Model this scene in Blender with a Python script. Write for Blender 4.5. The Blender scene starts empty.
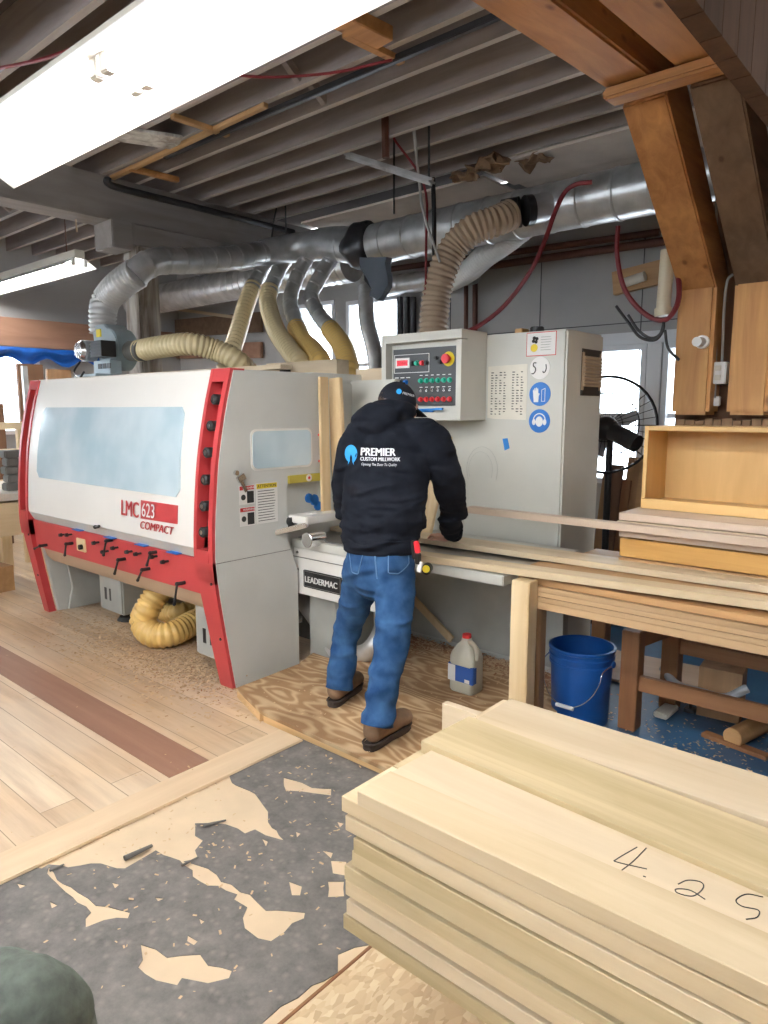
import bpy, bmesh, math, random
from mathutils import Vector, Matrix, noise
from mathutils.bvhtree import BVHTree
random.seed(7)
C = bpy.context.scene.collection
PI = math.pi
V = Vector

# ------------------------------------------------------------------ materials
def new_mat(name):
    m = bpy.data.materials.new(name); m.use_nodes = True
    nt = m.node_tree; b = nt.nodes['Principled BSDF']
    return m, nt, b
def plain(name, col, rough=.5, metal=0.0, noise_amt=0.0, nscale=8, bump=0, emit=None, estr=0, alpha=1, trans=0, coat=0, spec=None):
    m, nt, b = new_mat(name)
    b.inputs['Base Color'].default_value = (*col, 1); b.inputs['Roughness'].default_value = rough
    b.inputs['Metallic'].default_value = metal
    if spec is not None: b.inputs['Specular IOR Level'].default_value = spec
    if coat: b.inputs['Coat Weight'].default_value = coat
    if trans: b.inputs['Transmission Weight'].default_value = trans
    if emit: b.inputs['Emission Color'].default_value = (*emit, 1); b.inputs['Emission Strength'].default_value = estr
    if noise_amt or bump:
        tc = nt.nodes.new('ShaderNodeTexCoord'); n = nt.nodes.new('ShaderNodeTexNoise')
        n.inputs['Scale'].default_value = nscale; n.inputs['Detail'].default_value = 6
        nt.links.new(tc.outputs['Object'], n.inputs['Vector'])
        if noise_amt:
            r = nt.nodes.new('ShaderNodeValToRGB')
            r.color_ramp.elements[0].position = .3; r.color_ramp.elements[1].position = .7
            r.color_ramp.elements[0].color = (*[c*(1-noise_amt) for c in col], 1)
            r.color_ramp.elements[1].color = (*[min(1, c*(1+noise_amt*.5)) for c in col], 1)
            nt.links.new(n.outputs['Fac'], r.inputs['Fac']); nt.links.new(r.outputs['Color'], b.inputs['Base Color'])
        if bump:
            bp = nt.nodes.new('ShaderNodeBump'); bp.inputs['Strength'].default_value = bump; bp.inputs['Distance'].default_value = .01
            nt.links.new(n.outputs['Fac'], bp.inputs['Height']); nt.links.new(bp.outputs['Normal'], b.inputs['Normal'])
    return m
def wood(name, c1, c2, axis='x', rough=.55, fine=22, bump=.15, knots=0, coarse=1.2, contrast=.25):
    m, nt, b = new_mat(name); N = nt.nodes.new; L = nt.links.new
    b.inputs['Roughness'].default_value = rough
    tc = N('ShaderNodeTexCoord'); oi = N('ShaderNodeObjectInfo')
    mul = N('ShaderNodeVectorMath'); mul.operation = 'MULTIPLY_ADD'
    mul.inputs[1].default_value = (1, 1, 1)
    cmb = N('ShaderNodeMath'); cmb.operation = 'MULTIPLY'; cmb.inputs[1].default_value = 37
    L(oi.outputs['Random'], cmb.inputs[0])
    L(tc.outputs['Object'], mul.inputs[0]); L(cmb.outputs[0], mul.inputs[2])
    mp = N('ShaderNodeMapping'); s = [fine]*3; s['xyz'.index(axis)] = coarse; mp.inputs['Scale'].default_value = s
    L(mul.outputs[0], mp.inputs['Vector'])
    n = N('ShaderNodeTexNoise'); n.inputs['Scale'].default_value = 1; n.inputs['Detail'].default_value = 6; n.inputs['Roughness'].default_value = .6; n.inputs['Distortion'].default_value = .6
    L(mp.outputs[0], n.inputs['Vector'])
    mp2 = N('ShaderNodeMapping'); s = [fine*.3]*3; s['xyz'.index(axis)] = coarse*.5; mp2.inputs['Scale'].default_value = s
    L(mul.outputs[0], mp2.inputs['Vector'])
    n2 = N('ShaderNodeTexNoise'); n2.inputs['Scale'].default_value = 1; n2.inputs['Detail'].default_value = 3
    L(mp2.outputs[0], n2.inputs['Vector'])
    mx = N('ShaderNodeMix'); mx.inputs[0].default_value = .45
    L(n.outputs['Fac'], mx.inputs[2]); L(n2.outputs['Fac'], mx.inputs[3])
    r = N('ShaderNodeValToRGB'); r.color_ramp.elements[0].position = .5-contrast*.6; r.color_ramp.elements[1].position = .5+contrast*.6
    r.color_ramp.elements[0].color = (*c2, 1); r.color_ramp.elements[1].color = (*c1, 1)
    L(mx.outputs[0], r.inputs['Fac'])
    if knots:
        mk_ = N('ShaderNodeMapping'); s = [7]*3; s['xyz'.index(axis)] = 3.2; mk_.inputs['Scale'].default_value = s; L(mul.outputs[0], mk_.inputs['Vector'])
        vo = N('ShaderNodeTexVoronoi'); vo.inputs['Scale'].default_value = 1; L(mk_.outputs[0], vo.inputs['Vector'])
        kr = N('ShaderNodeValToRGB'); kr.color_ramp.elements[0].position = .05; kr.color_ramp.elements[1].position = .13
        kr.color_ramp.elements[0].color = (.35,.25,.2,1); kr.color_ramp.elements[1].color = (1,1,1,1); L(vo.outputs['Distance'], kr.inputs['Fac'])
        km = N('ShaderNodeMix'); km.data_type = 'RGBA'; km.blend_type = 'MULTIPLY'; km.inputs[0].default_value = .8
        L(r.outputs['Color'], km.inputs[6]); L(kr.outputs['Color'], km.inputs[7]); src = km.outputs[2]
    else: src = r.outputs['Color']
    # each board differs a little in tone
    hs = N('ShaderNodeHueSaturation'); mr = N('ShaderNodeMapRange'); mr.inputs['To Min'].default_value = .9; mr.inputs['To Max'].default_value = 1.07
    L(oi.outputs['Random'], mr.inputs['Value']); L(mr.outputs[0], hs.inputs['Value']); L(src, hs.inputs['Color'])
    L(hs.outputs['Color'], b.inputs['Base Color'])
    if bump:
        bp = N('ShaderNodeBump'); bp.inputs['Strength'].default_value = bump; bp.inputs['Distance'].default_value = .004
        L(mx.outputs[0], bp.inputs['Height']); L(bp.outputs['Normal'], b.inputs['Normal'])
    return m

def clothy(name, c1, c2, sc, strength, dist):
    m, nt, b = new_mat(name); N = nt.nodes.new; L = nt.links.new
    b.inputs['Roughness'].default_value = .9; b.inputs['Specular IOR Level'].default_value = .2; b.inputs['Sheen Weight'].default_value = .0
    tc = N('ShaderNodeTexCoord'); mp = N('ShaderNodeMapping'); mp.inputs['Scale'].default_value = (1, 1, 2.2); mp.inputs['Rotation'].default_value = (.35, .3, 0)
    L(tc.outputs['Object'], mp.inputs['Vector'])
    n = N('ShaderNodeTexNoise'); n.noise_type = 'RIDGED_MULTIFRACTAL'; n.inputs['Scale'].default_value = sc; n.inputs['Detail'].default_value = 2; n.inputs['Distortion'].default_value = .6
    L(mp.outputs[0], n.inputs['Vector'])
    bp = N('ShaderNodeBump'); bp.inputs['Strength'].default_value = strength; bp.inputs['Distance'].default_value = dist; L(n.outputs['Fac'], bp.inputs['Height']); L(bp.outputs['Normal'], b.inputs['Normal'])
    n2 = N('ShaderNodeTexNoise'); n2.inputs['Scale'].default_value = 14; n2.inputs['Detail'].default_value = 6; L(tc.outputs['Object'], n2.inputs['Vector'])
    r = N('ShaderNodeValToRGB'); r.color_ramp.elements[0].position = .35; r.color_ramp.elements[1].position = .72
    r.color_ramp.elements[0].color = (*c1, 1); r.color_ramp.elements[1].color = (*c2, 1); L(n2.outputs['Fac'], r.inputs['Fac']); L(r.outputs['Color'], b.inputs['Base Color'])
    return m
M = {}
M['poplar'] = wood('poplar board', (.70,.575,.40), (.54,.415,.25), 'x', .5, 16, contrast=.24)
M['poplar_g'] = wood('poplar board greenish', (.67,.545,.345), (.46,.36,.20), 'x', .5, 16, contrast=.22)
M['pale'] = wood('pale planed wood', (.72,.60,.44), (.58,.455,.30), 'x', .5, 14, contrast=.24)
M['pale_y'] = wood('pale planed wood y', (.80,.65,.43), (.66,.50,.30), 'y', .5, 14)
M['pale_z'] = wood('pale planed wood z', (.82,.66,.42), (.66,.48,.26), 'z', .5, 14)
M['pink'] = wood('pinkish planed wood', (.70,.56,.44), (.58,.44,.33), 'x', .5, 14)
M['tan'] = wood('tan oak board', (.55,.33,.15), (.40,.22,.09), 'x', .5, 18)
M['apron'] = wood('brown apron wood', (.60,.42,.24), (.44,.28,.14), 'x', .5, 18, contrast=.4)
M['amber'] = wood('amber stained wood', (.72,.42,.13), (.50,.25,.06), 'x', .4, 14)
M['box'] = wood('drawer box birch', (.82,.54,.22), (.66,.40,.14), 'z', .4, 10)
M['boxx'] = wood('drawer box birch edge', (.82,.54,.22), (.66,.40,.14), 'x', .4, 10)
M['timber'] = wood('orange fir timber', (.60,.29,.10), (.36,.15,.05), 'y', .6, 14, contrast=.2, knots=1)
M['timberz'] = wood('orange fir post', (.66,.36,.13), (.46,.21,.07), 'z', .6, 12, contrast=.18, knots=1)
M['timberx'] = wood('orange fir cleat', (.56,.28,.10), (.36,.16,.05), 'x', .6, 14, contrast=.2, knots=1)
M['oldtimber'] = wood('old brown timber', (.22,.135,.08), (.12,.07,.04), 'y', .7, 14, contrast=.25, knots=1)
M['joist'] = wood('weathered grey joist', (.38,.325,.305), (.22,.185,.17), 'x', .8, 12, contrast=.28)
M['beam'] = wood('painted grey beam', (.36,.33,.31), (.24,.215,.20), 'y', .8, 8, contrast=.25)
M['oldpost'] = wood('flaking white post', (.74,.71,.65), (.16,.11,.08), 'z', .8, 9, contrast=.16)
M['joistpale'] = wood('lath stained joist edge', (.56,.51,.47), (.40,.35,.32), 'x', .8, 12)  # paler tone for the downward joist faces
M['deck'] = wood('dark roof boards', (.115,.095,.09), (.065,.05,.048), 'y', .9, 9, contrast=.5)
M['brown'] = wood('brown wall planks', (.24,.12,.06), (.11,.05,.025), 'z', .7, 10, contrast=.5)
M['redbeam'] = wood('reddish header timber', (.36,.20,.13), (.25,.13,.08), 'y', .7, 8)
M['legwood'] = wood('red brown leg wood', (.36,.17,.07), (.22,.09,.035), 'z', .5, 14)
M['railwood'] = wood('red brown rail wood', (.40,.19,.08), (.24,.10,.04), 'x', .5, 14)
M['lumberz'] = wood('upright offcuts', (.48,.28,.14), (.28,.15,.07), 'z', .6, 12)
M['white_paint'] = plain('off white machine enamel', (.80,.785,.745), .32, noise_amt=.04, nscale=2)
M['grey_paint'] = plain('warm light grey machine enamel', (.60,.61,.585), .38, noise_amt=.07, nscale=3)
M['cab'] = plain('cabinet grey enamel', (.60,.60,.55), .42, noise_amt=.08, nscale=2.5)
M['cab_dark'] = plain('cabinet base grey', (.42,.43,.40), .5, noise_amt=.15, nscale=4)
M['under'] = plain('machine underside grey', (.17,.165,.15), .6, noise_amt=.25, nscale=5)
M['red'] = plain('machine red enamel', (.52,.055,.06), .35, noise_amt=.08, nscale=4)
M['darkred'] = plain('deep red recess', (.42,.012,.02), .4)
M['black'] = plain('black plastic', (.018,.018,.02), .4)
M['blackrub'] = plain('black rubber', (.02,.02,.02), .75)
M['chrome'] = plain('bright steel', (.72,.72,.72), .22, 1)
M['steel'] = plain('worn steel bed', (.42,.43,.44), .28, 1, noise_amt=.3, nscale=6)
M['galv'] = plain('galvanised duct', (.62,.62,.61), .36, .6, noise_amt=.28, nscale=7, bump=.06)
M['galvd'] = plain('dull galvanised duct', (.50,.50,.50), .4, .55, noise_amt=.3, nscale=7, bump=.06)
M['flexgrey'] = plain('grey flexible hose', (.55,.55,.54), .45, .2)
M['flexcream'] = plain('cream polyurethane hose', (.78,.64,.37), .38, coat=.2)
M['flexyellow'] = plain('amber polyurethane hose', (.74,.49,.16), .35, coat=.2)
M['flextan'] = plain('tan flexible hose', (.46,.34,.23), .5)
M['flexwhite'] = plain('white flexible hose', (.72,.73,.72), .4)
M['ducttape'] = plain('dark tape wrap', (.035,.035,.04), .35, noise_amt=.4, nscale=12)
M['cloth_grey'] = plain('slate cloth', (.13,.15,.18), .8, bump=.3, nscale=20)
M['bluegrey'] = plain('blower blue grey enamel', (.34,.42,.45), .4, noise_amt=.08)
M['motor'] = plain('motor grey', (.40,.42,.44), .4, .4)
M['tarp'] = plain('blue tarpaulin', (.01,.10,.42), .4, noise_amt=.3, nscale=5, bump=.3)
M['tube'] = plain('lit fluorescent tube', (1,1,1), .4, emit=(1,.975,.94), estr=30)
M['reflector'] = plain('white enamel reflector', (.88,.88,.87), .35)
M['channel'] = plain('cream fixture channel', (.62,.58,.50), .5)
M['wallgrey'] = plain('grey painted wallboard', (.40,.395,.39), .8, noise_amt=.12, nscale=1.6)
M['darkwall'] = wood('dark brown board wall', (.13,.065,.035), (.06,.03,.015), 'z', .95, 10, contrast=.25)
M['whitewin'] = plain('white window trim', (.72,.74,.77), .5)
M['plaster'] = plain('pinkish plasterboard', (.62,.54,.47), .85, noise_amt=.12, nscale=4)
M['insul'] = plain('torn paper insulation', (.28,.17,.10), .95, noise_amt=.5, nscale=14, bump=.6)
M['pipe'] = plain('rust brown pipe', (.12,.05,.035), .5, .3)
M['darkpipe'] = plain('dark steel pipe', (.06,.06,.065), .4, .6)
M['cordred'] = plain('maroon cord', (.22,.02,.025), .5)
M['cordblack'] = plain('black cord', (.02,.02,.02), .5)
M['cordgrey'] = plain('grey cable', (.38,.37,.35), .5)
M['pvc'] = plain('ivory plastic pipe', (.70,.62,.45), .4)
M['white'] = plain('white plastic', (.80,.80,.78), .4)
M['paper'] = plain('aged paper', (.74,.71,.62), .8, noise_amt=.1)
M['paperw'] = plain('white sticker paper', (.80,.79,.77), .6)
M['ink'] = plain('black ink', (.03,.03,.03), .7)
M['inkred'] = plain('red ink', (.60,.03,.03), .6)
M['yellow'] = plain('yellow label', (.80,.62,.03), .5)
M['mustard'] = plain('mustard bar', (.52,.43,.07), .5)
M['signblue'] = plain('mandatory sign blue', (.01,.16,.55), .4)
M['tapeblue'] = plain('blue masking tape', (.03,.25,.70), .6)
M['panelblk'] = plain('charcoal control panel', (.05,.055,.06), .4)
M['grn'] = plain('green push button', (.01,.42,.28), .35)
M['redbtn'] = plain('red push button', (.70,.03,.04), .35)
M['display'] = plain('red digital display', (.25,.01,.02), .2, emit=(.9,.05,.08), estr=.35)
M['grip'] = plain('red knife grip', (.80,.03,.05), .4)
M['bucket'] = plain('blue polyethylene', (.01,.085,.33), .38, noise_amt=.1)
M['jug'] = plain('translucent milky jug', (.62,.60,.50), .35, trans=.25)
M['juglabel'] = plain('blue jug label', (.03,.10,.36), .5)
M['fabricgreen'] = plain('dark green knit', (.11,.13,.112), .95, noise_amt=.25, nscale=60, bump=.4)
M['greytoy'] = plain('grey moulded plastic', (.42,.43,.45), .4)
M['leather_sole'] = plain('dark boot sole', (.05,.035,.028), .7, noise_amt=.3)
M['boot'] = plain('tan brown leather', (.27,.165,.095), .65, noise_amt=.4, nscale=10, bump=.2)
M['skin'] = plain('skin', (.68,.38,.27), .5)
M['hair'] = plain('short brown hair', (.07,.04,.025), .8, bump=.8, nscale=90)
M['hoodie'] = plain('black navy fleece', (.012,.015,.024), .92, noise_amt=.2, nscale=50, bump=.15, spec=.2)
M['hoodie'] = clothy('black navy fleece', (.006,.008,.014), (.012,.015,.024), 5, 1.0, .05)
M['cap'] = plain('black twill cap', (.012,.014,.022), .85, bump=.2, nscale=120, spec=.25)
M['logoblue'] = plain('printed cyan blue', (.02,.33,.75), .6)
M['logowhite'] = plain('printed white', (.82,.84,.88), .6)
M['curl'] = plain('curled vinyl backing', (.13,.12,.11), .6)
M['dust'] = plain('wood shavings', (.62,.44,.27), .9)
M['dustdark'] = plain('red brown shavings', (.40,.20,.11), .9)

def mat_denim():
    m, nt, b = new_mat('blue denim'); N = nt.nodes.new; L = nt.links.new
    b.inputs['Roughness'].default_value = .85
    tc = N('ShaderNodeTexCoord')
    n = N('ShaderNodeTexNoise'); n.inputs['Scale'].default_value = 9; n.inputs['Detail'].default_value = 8
    mp = N('ShaderNodeMapping'); mp.inputs['Scale'].default_value = (1, 1, .5)
    L(tc.outputs['Object'], mp.inputs['Vector']); L(mp.outputs[0], n.inputs['Vector'])
    r = N('ShaderNodeValToRGB'); r.color_ramp.elements[0].position = .35; r.color_ramp.elements[1].position = .75
    r.color_ramp.elements[0].color = (.010,.042,.13,1); r.color_ramp.elements[1].color = (.06,.155,.32,1)
    L(n.outputs['Fac'], r.inputs['Fac']); L(r.outputs['Color'], b.inputs['Base Color'])
    n2 = N('ShaderNodeTexNoise'); n2.inputs['Scale'].default_value = 160
    L(tc.outputs['Object'], n2.inputs['Vector'])
    bp = N('ShaderNodeBump'); bp.inputs['Strength'].default_value = .25; bp.inputs['Distance'].default_value = .003
    L(n2.outputs['Fac'], bp.inputs['Height']); L(bp.outputs['Normal'], b.inputs['Normal'])
    return m
M['denim'] = clothy('blue denim', (.016,.056,.155), (.045,.118,.25), 4.5, 1.0, .05)
M['stitch'] = plain('denim seam', (.10,.20,.36), .8)

def mat_glass_hood():
    m, nt, b = new_mat('hazy light blue window'); N = nt.nodes.new; L = nt.links.new
    tc = N('ShaderNodeTexCoord'); n = N('ShaderNodeTexNoise'); n.inputs['Scale'].default_value = 2.2; n.inputs['Detail'].default_value = 3
    L(tc.outputs['Object'], n.inputs['Vector'])
    r = N('ShaderNodeValToRGB'); r.color_ramp.elements[0].position = .35; r.color_ramp.elements[1].position = .65
    r.color_ramp.elements[0].color = (.46,.62,.71,1); r.color_ramp.elements[1].color = (.68,.80,.86,1)
    L(n.outputs['Fac'], r.inputs['Fac']); L(r.outputs['Color'], b.inputs['Base Color'])
    b.inputs['Roughness'].default_value = .12; b.inputs['Coat Weight'].default_value = 1; b.inputs['Coat Roughness'].default_value = .02
    b.inputs['Coat IOR'].default_value = 1.6
    return m
M['hoodglass'] = mat_glass_hood()

def floor_planks():
    m, nt, b = new_mat('worn plank floor'); N = nt.nodes.new; L = nt.links.new
    tc = N('ShaderNodeTexCoord')
    br = N('ShaderNodeTexBrick'); br.inputs['Scale'].default_value = 1; br.inputs['Brick Width'].default_value = 3.1; br.inputs['Row Height'].default_value = .145
    br.inputs['Mortar Size'].default_value = .0022; br.inputs['Mortar Smooth'].default_value = .3; br.inputs['Bias'].default_value = 0; br.offset = .37
    br.inputs['Color1'].default_value = (0,0,0,1); br.inputs['Color2'].default_value = (1,1,1,1); br.inputs['Mortar'].default_value = (.5,.5,.5,1)
    L(tc.outputs['Object'], br.inputs['Vector'])
    cr = N('ShaderNodeValToRGB'); e = cr.color_ramp.elements
    e[0].color = (.62,.45,.28,1); e[1].color = (.78,.64,.47,1); x = cr.color_ramp.elements.new(.5); x.color = (.70,.52,.34,1)
    L(br.outputs['Color'], cr.inputs['Fac'])
    mp = N('ShaderNodeMapping'); mp.inputs['Scale'].default_value = (1.1, 14, 1); L(tc.outputs['Object'], mp.inputs['Vector'])
    n = N('ShaderNodeTexNoise'); n.inputs['Scale'].default_value = 1; n.inputs['Detail'].default_value = 8; n.inputs['Roughness'].default_value = .65
    L(mp.outputs[0], n.inputs['Vector'])
    r = N('ShaderNodeValToRGB'); r.color_ramp.elements[0].position = .28; r.color_ramp.elements[1].position = .62
    r.color_ramp.elements[0].color = (.62,.50,.42,1); r.color_ramp.elements[1].color = (1.12,1.1,1.06,1)
    L(n.outputs['Fac'], r.inputs['Fac'])
    mx = N('ShaderNodeMix'); mx.data_type = 'RGBA'; mx.blend_type = 'MULTIPLY'; mx.inputs[0].default_value = .75
    L(cr.outputs['Color'], mx.inputs[6]); L(r.outputs['Color'], mx.inputs[7])
    n3 = N('ShaderNodeTexNoise'); n3.inputs['Scale'].default_value = 1.3; n3.inputs['Detail'].default_value = 5; L(tc.outputs['Object'], n3.inputs['Vector'])
    r3 = N('ShaderNodeValToRGB'); r3.color_ramp.elements[0].position = .42; r3.color_ramp.elements[1].position = .62
    L(n3.outputs['Fac'], r3.inputs['Fac'])
    mx3 = N('ShaderNodeMix'); mx3.data_type = 'RGBA'; L(r3.outputs['Color'], mx3.inputs[0])
    L(mx.outputs[2], mx3.inputs[6]); mx3.inputs[7].default_value = (.72,.60,.46,1)
    g = N('ShaderNodeMath'); g.operation = 'MULTIPLY'; g.inputs[1].default_value = .45; L(r3.outputs['Color'], g.inputs[0]); L(g.outputs[0], mx3.inputs[0])
    mo = N('ShaderNodeMix'); mo.data_type = 'RGBA'; L(br.outputs['Fac'], mo.inputs[0]); L(mx3.outputs[2], mo.inputs[6]); mo.inputs[7].default_value = (.36,.24,.15,1)
    L(mo.outputs[2], b.inputs['Base Color'])
    b.inputs['Roughness'].default_value = .42
    return m
M['floor'] = floor_planks()
def mat_osb():
    m, nt, b = new_mat('oriented strand board'); N = nt.nodes.new; L = nt.links.new
    tc = N('ShaderNodeTexCoord'); mp = N('ShaderNodeMapping'); mp.inputs['Scale'].default_value = (70, 34, 40); mp.inputs['Rotation'].default_value = (0,0,.5)
    L(tc.outputs['Object'], mp.inputs['Vector'])
    nd = N('ShaderNodeTexNoise'); nd.inputs['Scale'].default_value = 9; L(tc.outputs['Object'], nd.inputs['Vector'])
    ad = N('ShaderNodeVectorMath'); ad.operation = 'MULTIPLY_ADD'; ad.inputs[1].default_value = (3,3,3); L(nd.outputs['Color'], ad.inputs[0]); L(mp.outputs[0], ad.inputs[2])
    v = N('ShaderNodeTexVoronoi'); v.inputs['Scale'].default_value = 1; v.inputs['Randomness'].default_value = 1
    L(ad.outputs[0], v.inputs['Vector'])
    r = N('ShaderNodeValToRGB'); e = r.color_ramp.elements; e[0].color = (.58,.41,.24,1); e[1].color = (.80,.66,.45,1); x = r.color_ramp.elements.new(.5); x.color = (.68,.51,.31,1)
    sp = N('ShaderNodeSeparateColor'); L(v.outputs['Color'], sp.inputs[0]); L(sp.outputs[0], r.inputs['Fac']); L(r.outputs['Color'], b.inputs['Base Color'])
    b.inputs['Roughness'].default_value = .7
    return m
M['osb'] = mat_osb()
def mat_vinyl():
    m, nt, b = new_mat('worn charcoal sheet flooring'); N = nt.nodes.new; L = nt.links.new
    tc = N('ShaderNodeTexCoord')
    n = N('ShaderNodeTexNoise'); n.inputs['Scale'].default_value = 9; n.inputs['Detail'].default_value = 8; n.inputs['Roughness'].default_value = .75; L(tc.outputs['Object'], n.inputs['Vector'])
    v = N('ShaderNodeTexVoronoi'); v.inputs['Scale'].default_value = 26; L(tc.outputs['Object'], v.inputs['Vector'])
    r = N('ShaderNodeValToRGB'); e = r.color_ramp.elements; e[0].position = .3; e[1].position = .75; e[0].color = (.095,.09,.086,1); e[1].color = (.26,.24,.22,1)
    L(n.outputs['Fac'], r.inputs['Fac'])
    rv = N('ShaderNodeValToRGB'); e = rv.color_ramp.elements; e[0].position = .05; e[1].position = .35; e[0].color = (1,1,1,1); e[1].color = (0,0,0,1)
    L(v.outputs['Distance'], rv.inputs['Fac'])
    f = N('ShaderNodeMath'); f.operation = 'MULTIPLY'; f.inputs[1].default_value = .38; L(rv.outputs['Color'], f.inputs[0])
    mx = N('ShaderNodeMix'); mx.data_type = 'RGBA'; L(f.outputs[0], mx.inputs[0]); L(r.outputs['Color'], mx.inputs[6]); mx.inputs[7].default_value = (.36,.32,.28,1)
    L(mx.outputs[2], b.inputs['Base Color']); b.inputs['Roughness'].default_value = .6
    return m
M['vinyl'] = mat_vinyl()
def mat_ply():
    m, nt, b = new_mat('figured fir plywood'); N = nt.nodes.new; L = nt.links.new
    tc = N('ShaderNodeTexCoord'); mp = N('ShaderNodeMapping'); mp.inputs['Scale'].default_value = (1.0, 3.4, 3.4); L(tc.outputs['Object'], mp.inputs['Vector'])
    nn = N('ShaderNodeTexNoise'); nn.inputs['Scale'].default_value = 1.3; nn.inputs['Detail'].default_value = 2; L(mp.outputs[0], nn.inputs['Vector'])
    ml = N('ShaderNodeMath'); ml.operation = 'MULTIPLY'; ml.inputs[1].default_value = 85; L(nn.outputs['Fac'], ml.inputs[0])
    sn = N('ShaderNodeMath'); sn.operation = 'SINE'; L(ml.outputs[0], sn.inputs[0])
    r = N('ShaderNodeValToRGB'); e = r.color_ramp.elements; e[0].position = 0; e[1].position = .75; e[0].color = (.68,.50,.30,1); e[1].color = (.42,.25,.12,1)
    mr = N('ShaderNodeMapRange'); mr.inputs['From Min'].default_value = -1; L(sn.outputs[0], mr.inputs['Value']); L(mr.outputs[0], r.inputs['Fac'])
    n2 = N('ShaderNodeTexNoise'); n2.inputs['Scale'].default_value = 2; n2.inputs['Detail'].default_value = 6; L(tc.outputs['Object'], n2.inputs['Vector'])
    r2 = N('ShaderNodeValToRGB'); r2.color_ramp.elements[0].position = .35; r2.color_ramp.elements[1].position = .6; r2.color_ramp.elements[0].color = (.50,.42,.36,1); r2.color_ramp.elements[1].color = (1,1,1,1)
    L(n2.outputs['Fac'], r2.inputs['Fac'])
    mx = N('ShaderNodeMix'); mx.data_type = 'RGBA'; mx.blend_type = 'MULTIPLY'; mx.inputs[0].default_value = .7; L(r.outputs['Color'], mx.inputs[6]); L(r2.outputs['Color'], mx.inputs[7])
    L(mx.outputs[2], b.inputs['Base Color']); b.inputs['Roughness'].default_value = .6
    return m
M['ply'] = mat_ply()
M['plyedge'] = wood('plywood edge', (.74,.50,.25), (.52,.32,.14), 'x', .6, 40)
M['under_tan'] = plain('tan underlayment', (.72,.56,.38), .75, noise_amt=.12, nscale=5)
M['thresh'] = wood('worn threshold board', (.78,.61,.42), (.62,.45,.28), 'y', .5, 12)
M['darkplank'] = wood('red brown inlaid plank', (.36,.20,.13), (.26,.13,.085), 'x', .5, 14)
M['bluefloor'] = plain('blue painted floor', (.035,.13,.27), .35, noise_amt=.45, nscale=4)
M['glass'] = plain('window glass', (.9,.95,1), .02, trans=1)
M['workbench'] = plain('whitish bench top', (.66,.60,.52), .6, noise_amt=.1)

# ------------------------------------------------------------------ geometry helpers
def BM(): return bmesh.new()
def box(bm, x0, x1, y0, y1, z0, z1):
    vs = [bm.verts.new((x, y, z)) for x in (x0, x1) for y in (y0, y1) for z in (z0, z1)]
    for f in ((0,1,3,2),(4,6,7,5),(0,4,5,1),(2,3,7,6),(0,2,6,4),(1,5,7,3)): bm.faces.new([vs[i] for i in f])
    return vs
def obox(bm, c, size, rz=0, rx=0, ry=0):
    hx, hy, hz = [s/2 for s in size]
    m = Matrix.Translation(V(c)) @ Matrix.Rotation(rz, 4, 'Z') @ Matrix.Rotation(ry, 4, 'Y') @ Matrix.Rotation(rx, 4, 'X')
    vs = box(bm, -hx, hx, -hy, hy, -hz, hz)
    for v in vs: v.co = m @ v.co
    return vs
def beam(bm, a, b, w, h, up=(0,0,1)):
    """square bar from a to b: width w across, height h along up"""
    a, b = V(a), V(b); d = (b-a).normalized(); u = V(up); s = d.cross(u).normalized(); u = s.cross(d).normalized()
    vs = []
    for p in (a, b):
        for i, j in ((-1,-1),(1,-1),(1,1),(-1,1)): vs.append(bm.verts.new(p + s*(i*w/2) + u*(j*h/2)))
    for f in ((0,1,2,3),(7,6,5,4),(0,4,5,1),(1,5,6,2),(2,6,7,3),(3,7,4,0)): bm.faces.new([vs[i] for i in f])
def prism(bm, pts, f0, f1):
    """pts: list of 2D; f0,f1: functions 2D->3D for both ends"""
    a = [bm.verts.new(f0(*p)) for p in pts]; b = [bm.verts.new(f1(*p)) for p in pts]
    bm.faces.new(a); bm.faces.new(list(reversed(b))); n = len(pts)
    for i in range(n): bm.faces.new((a[i], b[i], b[(i+1) % n], a[(i+1) % n]))
def prismx(bm, pts, x0, x1): prism(bm, pts, lambda y, z: (x0, y, z), lambda y, z: (x1, y, z))
def prismy(bm, pts, y0, y1): prism(bm, pts, lambda x, z: (x, y0, z), lambda x, z: (x, y1, z))
def prismz(bm, pts, z0, z1): prism(bm, pts, lambda x, y: (x, y, z0), lambda x, y: (x, y, z1))
def catmull(pts, n=12):
    P = [V(p) for p in pts]
    if len(P) < 3: return [P[0].lerp(P[-1], i/n) for i in range(n+1)]
    P = [P[0]*2-P[1]] + P + [P[-1]*2-P[-2]]; out = []
    for i in range(1, len(P)-2):
        a, b, c, d = P[i-1:i+3]
        for k in range(n):
            t = k/n; out.append(.5*((2*b)+(-a+c)*t+(2*a-5*b+4*c-d)*t*t+(-a+3*b-3*c+d)*t**3))
    out.append(P[-2]); return out
def resample(pts, step):
    L = [0]
    for i in range(1, len(pts)): L.append(L[-1]+(pts[i]-pts[i-1]).length)
    n = max(2, int(L[-1]/step)); out = []; j = 0
    for i in range(n+1):
        s = L[-1]*i/n
        while j < len(L)-2 and L[j+1] < s: j += 1
        t = (s-L[j])/max(1e-9, L[j+1]-L[j]); out.append(pts[j].lerp(pts[j+1], min(1, max(0, t))))
    return out, L[-1]
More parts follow.
